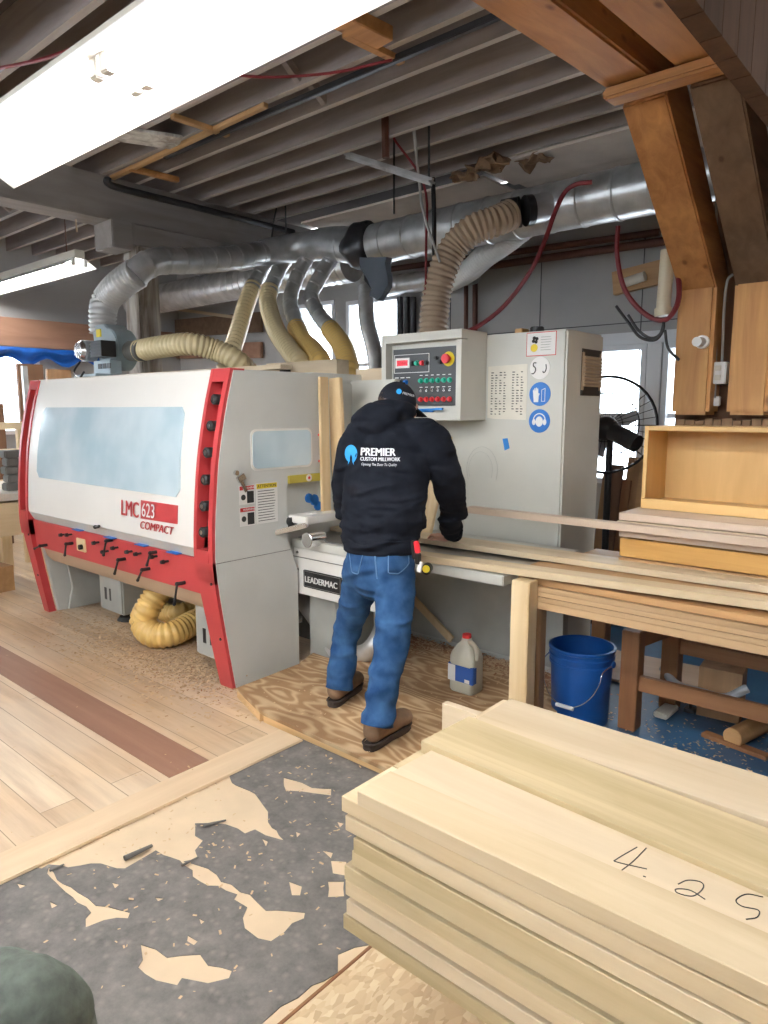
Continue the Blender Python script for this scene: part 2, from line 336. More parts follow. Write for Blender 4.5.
def sweep(bm, pts, rad, seg=16, cap=True, ell=None):
    """rad: float or function(i, n)"""
    n = len(pts); rings = []; prev = None
    for i, p in enumerate(pts):
        d = (pts[min(i+1, n-1)]-pts[max(i-1, 0)]).normalized()
        if prev is None:
            u = V((0,0,1)) if abs(d.z) < .9 else V((1,0,0))
            u = (u-d*u.dot(d)).normalized()
        else: u = (prev-d*prev.dot(d)).normalized()
        prev = u; w = d.cross(u); r = rad(i, n) if callable(rad) else rad
        ra, rb = (r, r) if not isinstance(r, tuple) else r
        rings.append([bm.verts.new(p+u*(math.cos(2*PI*k/seg)*ra)+w*(math.sin(2*PI*k/seg)*rb)) for k in range(seg)])
    for a, b in zip(rings, rings[1:]):
        for k in range(seg): bm.faces.new((a[k], a[(k+1) % seg], b[(k+1) % seg], b[k]))
    if cap: bm.faces.new(list(reversed(rings[0]))); bm.faces.new(rings[-1])
    return rings
def cyl(bm, a, b, r, seg=20, r2=None):
    r2 = r if r2 is None else r2
    sweep(bm, [V(a), V(b)], lambda i, n: r if i == 0 else r2, seg)
def tube(bm, pts, r, seg=8, n=10, step=None):
    p = catmull(pts, n)
    if step: p, _ = resample(p, step)
    sweep(bm, p, r, seg)
def flex(bm, pts, r, pitch=.022, amp=.06, seg=20, r2=None):
    p, L = resample(catmull(pts, 14), pitch/4); n = len(p); r2 = r if r2 is None else r2
    sweep(bm, p, lambda i, n: (r+(r2-r)*i/n)*(1+(0, amp, amp, 0)[i % 4]*1.0), seg)
def duct(bm, pts, r, pitch=.12, seg=28, r2=None, amp=.02):
    p, L = resample(catmull(pts, 14), pitch/6); r2 = r if r2 is None else r2; Q = []; W = []; n0 = len(p)
    for i, q in enumerate(p):
        rr = r+(r2-r)*i/n0
        if i % 6 == 3 and 0 < i < n0-1:      # raised seam ring
            d = (p[i+1]-p[i-1]).normalized(); w_ = min(.007, pitch*.1)
            for o_, k_ in ((-2, 1), (-1, 1+amp), (1, 1+amp), (2, 1)): Q.append(q+d*(w_*o_)); W.append(rr*k_)
        else: Q.append(q); W.append(rr)
    sweep(bm, Q, lambda i, n: W[i], seg)
def lathe(bm, prof, c, seg=32):
    rings = []
    for r, z in prof: rings.append([bm.verts.new((c[0]+r*math.cos(2*PI*k/seg), c[1]+r*math.sin(2*PI*k/seg), c[2]+z)) for k in range(seg)])
    for a, b in zip(rings, rings[1:]):
        for k in range(seg): bm.faces.new((a[k], a[(k+1) % seg], b[(k+1) % seg], b[k]))
    bm.faces.new(list(reversed(rings[0]))); bm.faces.new(rings[-1])
def ball(bm, c, r, sx=1, sy=1, sz=1, seg=20, rot=None):
    m = Matrix.Translation(V(c)) @ (rot.to_4x4() if rot else Matrix.Identity(4)) @ Matrix.Diagonal((r*sx, r*sy, r*sz, 1))
    bmesh.ops.create_uvsphere(bm, u_segments=seg, v_segments=seg//2, radius=1, matrix=m)
def smooth_by_angle(me, ang=35):
    for p in me.polygons: p.use_smooth = True
    me.set_sharp_from_angle(angle=math.radians(ang))
def link(name, me, mat, parent=None, origin=None):
    o = bpy.data.objects.new(name, me); C.objects.link(o)
    if mat:
        me.materials.clear()
        me.materials.append(mat)
    if parent is not None:
        w = V(parent['o_']); me.transform(Matrix.Translation(-w)); o.parent = parent; o['o_'] = tuple(w)
    else:
        if origin is None:
            xs = [v.co for v in me.vertices]
            mn = V([min(v[i] for v in xs) for i in range(3)]); mxx = V([max(v[i] for v in xs) for i in range(3)])
            origin = V(((mn.x+mxx.x)/2, (mn.y+mxx.y)/2, mn.z))
        origin = V(origin); me.transform(Matrix.Translation(-origin)); o.location = origin; o['o_'] = tuple(origin)
    return o
def obj(name, bm, mat, parent=None, bevel=0, label=None, ang=35, origin=None):
    bmesh.ops.remove_doubles(bm, verts=bm.verts, dist=1e-5)
    bmesh.ops.recalc_face_normals(bm, faces=bm.faces)
    if bevel:
        es = [e for e in bm.edges if len(e.link_faces) == 2 and e.calc_face_angle(0) > .6]
        bmesh.ops.bevel(bm, geom=es, offset=bevel, segments=2, affect='EDGES', clamp_overlap=True)
    me = bpy.data.meshes.new(name); bm.to_mesh(me); bm.free()
    smooth_by_angle(me, ang)
    o = link(name, me, M[mat] if isinstance(mat, str) else mat, parent, origin)
    if label: o['label'] = label
    return o
def thing(name, label, cat, loc, group=None):
    o = bpy.data.objects.new(name, None); C.objects.link(o); o.location = loc; o['o_'] = tuple(loc)
    o.empty_display_size = .1; o['label'] = label; o['category'] = cat
    if group: o['group'] = group
    return o
def tag(o, label, cat, group=None, kind=None):
    o['label'] = label; o['category'] = cat
    if group: o['group'] = group
    if kind: o['kind'] = kind
    return o
def struct(name, bm, mat, bevel=0):
    o = obj(name, bm, mat, None, bevel); o['kind'] = 'structure'; return o
def text_mesh(s, size, extr=.001, xs=1.0, shear=0, align='LEFT', bold=0):
    c = bpy.data.curves.new('t', 'FONT'); c.body = s; c.size = size; c.extrude = extr; c.shear = shear; c.align_x = align
    c.resolution_u = 3
    o = bpy.data.objects.new('t', c); C.objects.link(o)
    dg = bpy.context.evaluated_depsgraph_get(); me = bpy.data.meshes.new_from_object(o.evaluated_get(dg))
    bpy.data.objects.remove(o); bpy.data.curves.remove(c)
    if bold:
        b = bmesh.new()
        for i_, dx in enumerate((-bold, 0, bold)): me.transform(Matrix.Translation((dx, 0, i_*.0004))); b.from_mesh(me); me.transform(Matrix.Translation((-dx, 0, -i_*.0004)))
        b.to_mesh(me); b.free()
    me.transform(Matrix.Diagonal((xs, 1, 1, 1))); return me

def frame(origin, right, up):
    r = V(right).normalized(); u = V(up).normalized(); n = r.cross(u).normalized(); u = n.cross(r)
    m = Matrix((r, u, n)).transposed().to_4x4(); m.translation = V(origin); return m
def text(name, s, size, origin, right, up, mat, parent, label=None, **k):
    me = text_mesh(s, size, **k); me.transform(frame(origin, right, up))
    o = link(name, me, M[mat], parent)
    if label: o['label'] = label
    return o
def texts(name, items, mat, parent, label=None):
    """several strings joined in one marking; items: (s,size,origin,right,up,kw)"""
    bm = BM()
    for s, size, og, r, u, k in items:
        me = text_mesh(s, size, **k); me.transform(frame(og, r, u)); bm.from_mesh(me)
    return obj(name, bm, mat, parent, label=label)
def poly_on(bm, fr, pts, th):
    """flat shape with thickness on a frame"""
    prism(bm, pts, lambda a, b: fr @ V((a, b, 0)), lambda a, b: fr @ V((a, b, th)))
def circ(r, n=28, cx=0, cy=0, sy=1): return [(cx+r*math.cos(2*PI*i/n), cy+r*sy*math.sin(2*PI*i/n)) for i in range(n)]
def rrect(x0, x1, y0, y1, r, n=5):
    out = []
    for cx, cy, a in ((x1-r, y1-r, 0), (x0+r, y1-r, 90), (x0+r, y0+r, 180), (x1-r, y0+r, 270)):
        for i in range(n+1): t = math.radians(a+90*i/n); out.append((cx+r*math.cos(t), cy+r*math.sin(t)))
    return out
def remesh(bm, vox, smooth=6, name='m'):
    me = bpy.data.meshes.new(name); bmesh.ops.recalc_face_normals(bm, faces=bm.faces); bm.to_mesh(me); bm.free()
    o = bpy.data.objects.new('r', me); C.objects.link(o)
    md = o.modifiers.new('r', 'REMESH'); md.mode = 'VOXEL'; md.voxel_size = vox
    if smooth: s = o.modifiers.new('s', 'SMOOTH'); s.iterations = smooth; s.factor = .5
    dg = bpy.context.evaluated_depsgraph_get(); m2 = bpy.data.meshes.new_from_object(o.evaluated_get(dg))
    bpy.data.objects.remove(o); bpy.data.meshes.remove(me); m2.name = name
    for p in m2.polygons: p.use_smooth = True
    return m2
def chain(bm, pts, radii, seg=20, side=None):
    """closed elliptical loft with rounded ends; radii (r_side, r_depth); side = direction of r_side"""
    P = [V(p) for p in pts]; R = [r if isinstance(r, tuple) else (r, r) for r in radii]
    n = len(P); rings = []
    Q = []; 
    # densify
    for i in range(n-1):
        for k in range(4):
            t = k/4; tt = t
            p0 = P[max(i-1, 0)]; p1 = P[i]; p2 = P[i+1]; p3 = P[min(i+2, n-1)]
            q = .5*((2*p1)+(-p0+p2)*t+(2*p0-5*p1+4*p2-p3)*t*t+(-p0+3*p1-3*p2+p3)*t**3)
            Q.append((q, (R[i][0]*(1-tt)+R[i+1][0]*tt, R[i][1]*(1-tt)+R[i+1][1]*tt)))
    Q.append((P[-1], R[-1]))
    d0 = (Q[0][0]-Q[1][0]).normalized(); d1 = (Q[-1][0]-Q[-2][0]).normalized()
    r0 = min(Q[0][1]); r1 = min(Q[-1][1])
    start = [(Q[0][0]+d0*r0*.8*math.sin(a), (Q[0][1][0]*math.cos(a), Q[0][1][1]*math.cos(a))) for a in (1.35, .9, .45)]
    end = [(Q[-1][0]+d1*r1*.8*math.sin(a), (Q[-1][1][0]*math.cos(a), Q[-1][1][1]*math.cos(a))) for a in (.45, .9, 1.35)]
    Q = start+Q+end
    prev = V(side) if side else None
    for i, (p, (ra, rb)) in enumerate(Q):
        d = (Q[min(i+1, len(Q)-1)][0]-Q[max(i-1, 0)][0]).normalized()
        if prev is None: prev = V((1,0,0)) if abs(d.x) < .8 else V((0,1,0))
        u = prev-d*prev.dot(d)
        u.normalize(); prev = u if not side else V(side); w = d.cross(u)
        rings.append([bm.verts.new(p+u*(math.cos(2*PI*k/seg)*ra)+w*(math.sin(2*PI*k/seg)*rb)) for k in range(seg)])
    for a, b in zip(rings, rings[1:]):
        for k in range(seg): bm.faces.new((a[k], a[(k+1) % seg], b[(k+1) % seg], b[k]))
    bm.faces.new(list(reversed(rings[0]))); bm.faces.new(rings[-1])
def bvh_of(o):
    me = o.data; mw = Matrix.Translation(V(o['o_'])) 
    return BVHTree.FromPolygons([mw @ v.co for v in me.vertices], [tuple(p.vertices) for p in me.polygons])
def wrap(me, bvh, direction, off, back=.6):
    """lay a flat marking onto a curved surface along direction"""
    d = V(direction).normalized()
    for v in me.vertices:
        hit, nrm, i, dist = bvh.ray_cast(v.co-d*back, d)
        if hit: v.co = hit-d*(off+v.co_off if hasattr(v, 'co_off') else off)

# ------------------------------------------------------------------ setting
bm = BM(); box(bm, -9.2, -2.32, -2.5, 6.0, -.06, 0); fl = struct('floor', bm, 'floor')
bm = BM(); box(bm, -2.32, -1.235, -2.5, 2.75, -.06, 0); struct('floor.001', bm, 'under_tan')
bm = BM(); box(bm, -1.235, 3.0, -2.5, 2.3, -.06, -.001); struct('floor.002', bm, 'osb')
bm = BM(); box(bm, -2.32, 3.0, 2.75, 6.0, -.06, -.001); box(bm, -1.235, 3.0, 2.3, 2.75, -.06, -.001); struct('floor.003', bm, 'bluefloor')
bm = BM(); box(bm, -2.50, -2.33, -1.2, 2.1, 0, .012); struct('trim_1', bm, 'thresh', .004)
bm = BM(); box(bm, -1.240, -1.231, -1, 2.2, -.001, .002); struct('trim_2', bm, 'legwood')
bm = BM(); box(bm, -7.2, -2.51, 1.50, 1.70, 0, .004); struct('floor.004', bm, 'darkplank', .001)
# torn sheet flooring: one thin sheet with holes
Z8 = lambda u, v: (u/1.92, 700+v/1.92)
OUT = [(0,0)]
VO = [(-2.317,2.147,0.000),(-2.389,2.126,0.000),(-2.410,2.000,0.000),(-2.345,1.684,0.000),(-2.282,1.652,0.000),(-2.141,1.661,0.000),(-2.085,1.642,0.000),(-2.001,1.613,0.000),(-1.948,1.569,0.000),(-1.812,1.531,0.000),(-1.885,1.507,0.000),(-1.945,1.504,0.000),(-1.953,1.464,0.000),(-2.053,1.453,0.000),(-2.147,1.380,0.000),(-2.082,1.336,0.000),(-2.034,1.338,0.000),(-2.006,1.285,0.000),(-1.960,1.266,0.000),(-1.983,1.224,0.000),(-1.888,1.257,0.000),(-1.800,1.246,0.000),(-1.677,1.269,0.000),(-1.581,1.256,-0.000),(-1.482,1.330,0.000),(-1.465,1.310,0.000),(-1.477,1.272,0.000),(-1.469,1.183,0.000),(-1.507,1.165,-0.000),(-1.569,1.165,-0.000),(-1.636,1.226,0.000),(-1.697,1.221,0.000),(-1.708,1.242,0.000),(-1.852,1.200,0.000),(-1.998,1.218,0.000),(-2.111,1.194,0.000),(-2.102,1.071,0.000),(-2.123,1.053,0.000),(-2.189,1.030,0.000),(-2.254,0.946,0.000),(-2.319,0.910,0.000),(-2.316,0.885,0.000),(-2.370,0.838,0.000),(-2.374,0.773,0.000),(-2.380,0.597,-0.000),(-1.795,-0.002,0.000),(-1.220,0.767,0.000),(-1.270,0.987,0.000),(-1.273,1.053,0.000),(-1.261,1.153,0.000),(-1.239,1.230,0.000),(-1.285,1.277,0.000),(-1.237,1.369,0.000),(-1.213,1.469,0.000),(-1.152,1.695,0.000),(-1.199,2.153,0.000),(-1.576,2.162,-0.000),(-1.850,2.181,0.000)]
HO = [
 [(-2.303,0.903,0.000),(-2.220,0.893,0.000),(-2.105,0.909,-0.000),(-2.003,0.918,0.000),(-1.893,0.973,0.000),(-1.874,0.955,0.000),(-1.922,0.903,-0.000),(-1.935,0.852,-0.000),(-1.972,0.870,0.000),(-1.985,0.893,0.000),(-2.094,0.888,0.000),(-2.276,0.885,0.000)],
 [(-1.747,0.925,0.000),(-1.697,0.944,0.000),(-1.646,0.948,-0.000),(-1.584,1.017,0.000),(-1.533,1.008,0.000),(-1.467,1.041,0.000),(-1.451,1.019,0.000),(-1.480,0.971,0.000),(-1.549,0.934,0.000),(-1.538,0.912,0.000),(-1.596,0.883,0.000),(-1.675,0.875,0.000),(-1.691,0.899,0.000)],
 [(-2.148,1.822,0.000),(-2.060,1.845,0.000),(-1.999,1.845,0.000),(-1.934,1.892,0.000),(-1.897,1.854,0.000),(-1.957,1.822,0.000),(-2.008,1.797,0.000),(-2.063,1.759,0.000)],
 [(-1.629,1.394,0.000),(-1.579,1.406,0.000),(-1.551,1.372,0.000),(-1.571,1.355,0.000)],
 [(-1.602,1.562,0.000),(-1.559,1.593,0.000),(-1.497,1.543,0.000),(-1.548,1.518,0.000)],
 [(-1.532,1.479,0.000),(-1.492,1.514,0.000),(-1.441,1.462,0.000),(-1.477,1.425,0.000)],
 [(-1.666,1.581,0.000),(-1.628,1.598,0.000),(-1.610,1.570,0.000)],
 [(-1.882,1.486,0.000),(-1.851,1.489,-0.000),(-1.834,1.465,0.000)],
 [(-1.750,1.741,0.000),(-1.721,1.750,0.000),(-1.715,1.721,0.000)],
 [(-1.674,1.036,0.000),(-1.631,1.042,0.000),(-1.627,1.025,-0.000),(-1.656,1.021,0.000)],
 [(-1.820,1.596,0.000),(-1.797,1.600,0.000),(-1.790,1.574,0.000)],
 [(-1.709,1.099,0.000),(-1.684,1.103,0.000),(-1.683,1.088,0.000)],
 [(-2.068,1.006,0.000),(-2.039,1.018,0.000),(-2.033,0.998,0.000)],
 [(-1.896,1.061,0.000),(-1.867,1.079,0.000),(-1.872,1.057,-0.000)],
 [(-2.131,0.831,-0.000),(-2.094,0.840,0.000),(-2.095,0.821,0.000)],
 [(-2.300,0.798,0.000),(-2.265,0.815,0.000),(-2.267,0.794,0.000)]]
c = bpy.data.curves.new('v', 'CURVE'); c.dimensions = '2D'; c.fill_mode = 'BOTH'; c.extrude = .0012
def jag(loop, amp=.006):
    out = []
    for i, p in enumerate(loop):
        q = loop[(i+1) % len(loop)]; n = max(1, int(math.dist(p[:2], q[:2])/.035)) if math.dist(p[:2], q[:2]) < .6 else 1
        for k in range(n):
            t = k/n; out.append((p[0]+(q[0]-p[0])*t+random.uniform(-amp, amp)*(k > 0), p[1]+(q[1]-p[1])*t+random.uniform(-amp, amp)*(k > 0)))
    return out
for lp in [VO]+HO:
    pts = jag(lp, .008 if lp is VO else .005); s = c.splines.new('POLY'); s.points.add(len(pts)-1)
    for i, p in enumerate(pts): s.points[i].co = (p[0], p[1], 0, 1)
    s.use_cyclic_u = True
o = bpy.data.objects.new('v', c); C.objects.link(o)
me = bpy.data.meshes.new_from_object(o.evaluated_get(bpy.context.evaluated_depsgraph_get())); bpy.data.objects.remove(o)
me.transform(Matrix.Translation((0,0,.0016)))
vs = link('vinyl_flooring', me, M['vinyl']); tag(vs, 'torn charcoal sheet flooring with tan patches showing through', 'flooring')
def curl(p, q, r, lab):
    bm = BM(); a, b = V(p), V(q); d = (b-a).normalized(); s = V((-d.y, d.x, 0)); rings = []
    for t in (0, .5, 1):
        c0 = a.lerp(b, t); rr = r*(1, .8, .6)[int(t*2)]
        rings.append([(c0+s*(rr*math.sin(x)*1.2)+V((0,0,rr*(1-math.cos(x))+.003))) for x in [i*.42 for i in range(12)]])
    for th in (0, .002):
        pass
    vv = [[bm.verts.new(p) for p in rg] for rg in rings]
    for x, y in zip(vv, vv[1:]):
        for i in range(11): bm.faces.new((x[i], x[i+1], y[i+1], y[i]))
    bmesh.ops.solidify(bm, geom=bm.faces[:], thickness=.002)
    tag(obj('flooring_curl', bm, 'curl'), lab, 'torn flooring')
curl((-2.131,1.088,0.004), (-2.131,1.191,0.004), .010, 'largest rolled up flap of torn black flooring')
curl((-2.097,1.381,0.004), (-2.064,1.461,0.004), .006, 'small rolled black flap beside tan bare patch, farthest from machine stack corner')
curl((-1.955,1.199,0.004), (-1.955,1.263,0.004), .005, 'short curled black flap at narrow neck of tan patch')
curl((-2.268,0.892,0.004), (-2.269,0.939,0.004), .005, 'leftmost curled black flap near threshold board')

# walls
def wall_rects(bm, holes, u0, u1, z0, z1, mk):
    us = sorted({u0, u1, *[h[0] for h in holes], *[h[1] for h in holes]}); zs = sorted({z0, z1, *[h[2] for h in holes], *[h[3] for h in holes]})
    for a, b in zip(us, us[1:]):
        for c_, d in zip(zs, zs[1:]):
            if not any(a >= h[0]-1e-6 and b <= h[1]+1e-6 and c_ >= h[2]-1e-6 and d <= h[3]+1e-6 for h in holes): mk(bm, a, b, c_, d)
YW = 6.0
WH = [(-6.62,-5.97,1.35,2.82), (-5.78,-4.95,1.35,2.78), (-2.95,-2.28,.9,2.10), (-2.14,-1.72,.9,2.10)]
bm = BM(); wall_rects(bm, WH, -9.2, -1.72, 0, 3.66, lambda b, a, c_, d, e: box(b, a, c_, YW, YW+.14, d, e)); struct('wall_back', bm, 'wallgrey')
bm = BM()
x = -1.72
while x < 3:
    w = random.uniform(.09, .16); box(bm, x, x+w-.006, YW+random.uniform(-.012, .012), YW+.14, 0, 3.66); x += w
struct('wall_back.001', bm, 'brown')
LH = [(.6,3.95,1.25,2.30)]
bm = BM(); wall_rects(bm, LH, -2.5, 6, 0, 3.66, lambda b, a, c_, d, e: box(b, -9.34, -9.2, a, c_, d, e)); struct('wall_left', bm, 'wallgrey')
bm = BM(); FH = [(-7.5,-4.0,1.9,3.4),(-3.4,-.2,1.9,3.4),(.3,2.7,1.9,3.4)]  # unseen wall; high window band added to bring light down from above
wall_rects(bm, FH, -9.34, 3.14, 0, 3.72, lambda b, a, c_, d, e: box(b, a, c_, -2.64, -2.5, d, e)); struct('wall_front', bm, 'wallgrey')
for k, (a, b, z0, z1) in enumerate(FH):
    w = BM(); t = .06; box(w, a, b, -2.62, -2.48, z0, z0+t); box(w, a, b, -2.62, -2.48, z1-t, z1); n_ = 4
    for i in range(n_+1): x = a+(b-a-t)*i/n_; box(w, x, x+t, -2.62, -2.48, z0+t, z1-t)
    o = struct('window_%d' % (k+6), w, 'whitewin'); g = BM(); box(g, a+t, b-t, -2.56, -2.555, z0+t, z1-t); obj('pane', g, 'glass', o)
bm = BM(); box(bm, 3.0, 3.14, -2.5, 6.14, 0, 3.66); struct('wall_right', bm, 'brown')
for k, (a, b, z0, z1) in enumerate(WH):
    w = BM(); t = .045
    box(w, a, b, YW-.02, YW+.12, z0, z0+t); box(w, a, b, YW-.02, YW+.12, z1-t, z1); box(w, a, a+t, YW-.02, YW+.12, z0+t, z1-t); box(w, b-t, b, YW-.02, YW+.12, z0+t, z1-t)
    zm = (z0+z1)/2; box(w, a+t, b-t, YW+.04, YW+.08, zm-.02, zm+.02)
    o = struct('window_%d' % (k+1), w, 'whitewin')
    g = BM(); box(g, a+t, b-t, YW+.055, YW+.06, z0+t, z1-t); obj('pane', g, 'glass', o)
w = BM(); a, b, z0, z1 = LH[0]; t = .05
for yy in (a, (a+b)/2-.03, b-.06): box(w, -9.32, -9.18, yy, yy+.06, z0, z1)
box(w, -9.32, -9.18, a, b, z0, z0+t); box(w, -9.32, -9.18, a, b, z1-t, z1); o = struct('window_5', w, 'whitewin')
g = BM(); box(g, -9.27, -9.265, a, b, z0+t, z1-t); obj('pane', g, 'glass', o)
# outer casing around right windows + wall board seams
bm = BM(); box(bm, -3.02, -1.70, YW-.045, YW, 2.10, 2.20); box(bm, -2.27, -2.15, YW-.03, YW, .85, 2.1); struct('trim_3', bm, 'whitewin', .004)
bm = BM()
for xx in (-4.32, -3.3, -2.35): box(bm, xx, xx+.008, YW-.004, YW, 1.0, 3.0)
box(bm, -4.6, -1.75, YW-.004, YW, 2.28, 2.288); struct('trim_4', bm, 'darkpipe')
# ceiling: roof boards + joists as parts
bm = BM(); box(bm, -9.34, 3.1, -2.6, 6.14, 3.72, 3.76); ceil = struct('ceiling', bm, 'deck')
JY = [-.9,-.55,-.2,.15,.5,.85,1.17,1.5,1.83,2.15,2.44,2.77,3.05,3.36,3.68,3.98,4.27,4.56,4.85]
for k, y in enumerate(JY):
    b = BM(); w = .042; j = random.uniform(-.012, .012)
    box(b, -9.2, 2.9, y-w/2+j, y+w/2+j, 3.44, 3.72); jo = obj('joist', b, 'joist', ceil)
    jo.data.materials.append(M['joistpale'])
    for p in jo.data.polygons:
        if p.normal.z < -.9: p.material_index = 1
b = BM()
for (x, i) in ((-3.15, 8), (-3.2, 9), (-3.3, 10), (-3.35, 11), (-3.45, 12), (-2.2, 9), (-2.3, 10), (-2.2, 8), (-6.4, 8), (-6.5, 10), (-7.6, 9), (-7.5, 11), (-5.0, 10)):
    y0, y1 = JY[i]+.024, JY[i+1]-.024
    beam(b, (x, y0, 3.47), (x, y1, 3.63), .04, .05); beam(b, (x+.06, y0, 3.63), (x+.06, y1, 3.47), .04, .05)
obj('cross_bracing', b, 'joist', ceil)
# plasterboard ceiling patches under the far joists
bm = BM()
box(bm, -3.25, -.4, 4.86, 5.4, 3.415, 3.435); box(bm, -3.2, -2.0, 5.405, 5.98, 3.415, 3.435); box(bm, -1.995, -.4, 5.405, 5.98, 3.415, 3.435); box(bm, -5.5, -3.33, 5.05, 5.98, 3.41, 3.43)
pl = struct('ceiling.001', bm, 'plaster')
for (xx, yy, s) in ((-3.12, 4.80, .12), (-2.80, 4.95, .09), (-3.42, 4.90, .08)):
    b = BM(); ball(b, (xx, yy, 3.40), s, 1.5, .9, .22, 20)
    for v in b.verts: v.co += V((noise.noise(v.co*22), noise.noise(v.co*22+V((5,0,0))), noise.noise(v.co*12+V((0,7,0)))*1.6))*.055
    tag(obj('torn_insulation', b, 'insul', None), {.12: 'largest clump of torn brown insulation at the edge of ceiling plasterboard', .09: 'hanging tan insulation scrap at right, above the big duct', .08: 'dark small insulation clump left of the others over the duct'}[s], 'insulation')
# main beam, bolster, post
bm = BM(); box(bm, -5.95, -5.67, -2.4, 5.9, 3.10, 3.44); o = obj('ceiling_beam', bm, 'beam', None, .008); tag(o, 'massive grey painted beam carrying the joists on the left', 'beam')
bm = BM(); box(bm, -5.90, -5.64, 3.26, 4.6, 2.93, 3.10); box(bm, -5.92, -5.62, 3.07, 3.26, 2.88, 3.10)
o = obj('beam_bolster', bm, 'beam', None, .008); tag(o, 'short grey bolster timber under beam on top of post', 'bolster')
bm = BM(); box(bm, -5.88, -5.645, 3.30, 3.50, 0, 2.93); o = obj('wooden_post', bm, 'oldpost', None, .01); tag(o, 'peeling white wooden post behind the machine under the big beam', 'post')
bm = BM()
tube(bm, [(-5.6,3.05,3.4), (-5.6,3.05,3.36), (-5.58,3.2,3.34), (-5.58,4.0,3.34), (-5.56,5.0,3.33)], .028, 10)
tag(obj('conduit', bm, 'darkpipe'), 'dark pipe running along the top of the grey beam', 'pipe')

# timber frames at the right
def frame_member(name, a, b, w, h, mat, lab, up=(0,0,1), cat='timber'):
    bm = BM(); beam(bm, a, b, w, h, up); return tag(obj(name, bm, mat, None, .008), lab, cat)
for k, (x0, x1, who) in enumerate(((-1.55, -1.33, 'left'), (-1.23, -1.01, 'right'))):
    xc = (x0+x1)/2; w = x1-x0
    bm = BM(); box(bm, x0, x1, 4.52, 4.74, 1.52, 2.29); 
    o = obj('wall_post', bm, 'timberz', None, .02); tag(o, ['orange post piece at left, carrying the small white hook', 'orange post piece at right of the outlet, below the brown brace'][k], 'post')
    # brace and overhead beam
    bm = BM(); prismx(bm, [(4.54,2.26), (3.57,3.03), (3.72,3.28), (4.78,2.36), (4.78,2.26)], x0+.002, x1-.002)
    o = obj('timber_brace', bm, ['timber', 'oldtimber'][k], None, .01); tag(o, ['orange slanted timber brace rising from the left orange post', 'dark brown slanted timber brace rising from the right orange post'][k], 'timber brace')
    bm = BM(); prismx(bm, [(.2,2.845),(3.60,3.065),(3.60,3.30),(.2,3.08)], x0, x1)
    o = obj('timber_beam', bm, ['timber', 'timber'][k], None, .012); tag(o, ['orange overhead timber running to the left end of the cleat', 'orange overhead timber running to the right end of the cleat'][k], 'beam')
bm = BM(); obox(bm, (-1.25,3.40,3.018), (.59,.13,.052), 0, .065); o = obj('timber_cleat', bm, 'timberx', None, .012); tag(o, 'short orange cleat timber joining the two overhead timbers', 'timber')
bm = BM(); box(bm, -1.60, -.95, 4.75, 4.86, 0, 2.82)
o = obj('backing_planks', bm, 'brown', None, .005); tag(o, 'dark brown upright planks behind the two orange posts', 'planks')
bm = BM()
x = -1.56
while x < -.96:
    w = random.uniform(.045, .075); box(bm, x, x+w-.006, 4.66, 4.75, 0, 1.50+random.uniform(-.02, .0)); x += w
o = obj('plank_bundle', bm, 'lumberz', None); tag(o, 'bundle of narrow brown slats below the orange posts behind the drawer box', 'slats')
# upper brown board wall above the frames
bm = BM(); y = .2
while y < 5.9:
    w = random.uniform(.14, .2); box(bm, -.72, -.66, y, y+w-.006, 2.55, 3.64); y += w
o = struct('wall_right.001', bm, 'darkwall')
bm = BM(); box(bm, -.80, -.66, .2, 5.9, 2.95, 3.05); struct('trim_5', bm, 'oldtimber', .006)
# outlet, white knob, cables on posts
def outlet():
    t = thing('power_outlet', 'white duplex outlet with brass screws between the two orange posts', 'outlet', (-1.275, 4.7, 1.70))
    p = (-1.304,4.620,1.772); bm = BM(); box(bm, p[0]-.045, p[0]+.045, 4.58, 4.66, p[2]-.065, p[2]+.065); obj('cover', bm, 'white', t, .006)
    for dz in (-.028, .028):
        bm = BM(); box(bm, p[0]-.018, p[0]+.018, 4.576, 4.58, p[2]+dz-.016, p[2]+dz+.016); obj('socket', bm, 'paper', t, .003)
    bm = BM(); box(bm, p[0]-.05, p[0]+.05, 4.66, 4.75, p[2]-.07, p[2]+.07); obj('back_box', bm, 'black', t, .003)
outlet()
p = (-1.322,4.620,1.604)
bm = BM(); box(bm, p[0]-.025, p[0]+.025, 4.62, 4.66, p[2]-.03, p[2]+.03); tag(obj('junction_box', bm, 'white', None, .005), 'tiny white box under the outlet on its cable', 'box')
bm = BM(); q = (-1.383,4.500,1.953); cyl(bm, (q[0],4.50,q[2]), (q[0],4.40,q[2]-.005), .028, 14); cyl(bm, (q[0],4.52,q[2]), (q[0],4.49,q[2]), .04, 14)
tag(obj('white_hook', bm, 'white'), 'white round hook fixed on the left orange post', 'hook')  # plain white round knob on the left post
bm = BM(); tube(bm, [(-1.400,4.620,2.903), (-1.368,4.620,2.500), (-1.349,4.620,2.207), (-1.331,4.620,1.839)], .006, 6); tube(bm, [(-1.323,4.620,1.719), (-1.323,4.620,1.622)], .005, 6)
tag(obj('outlet_cable', bm, 'cordgrey'), 'grey cable running straight down to the outlet', 'cable')
bm = BM(); tube(bm, [(-1.263,4.600,2.345), (-1.294,4.600,2.303), (-1.305,4.620,2.145), (-1.297,4.620,1.838)], .008, 6)
tag(obj('metal_conduit', bm, 'cordgrey'), 'thin bent metal conduit entering the outlet from upper right', 'conduit')
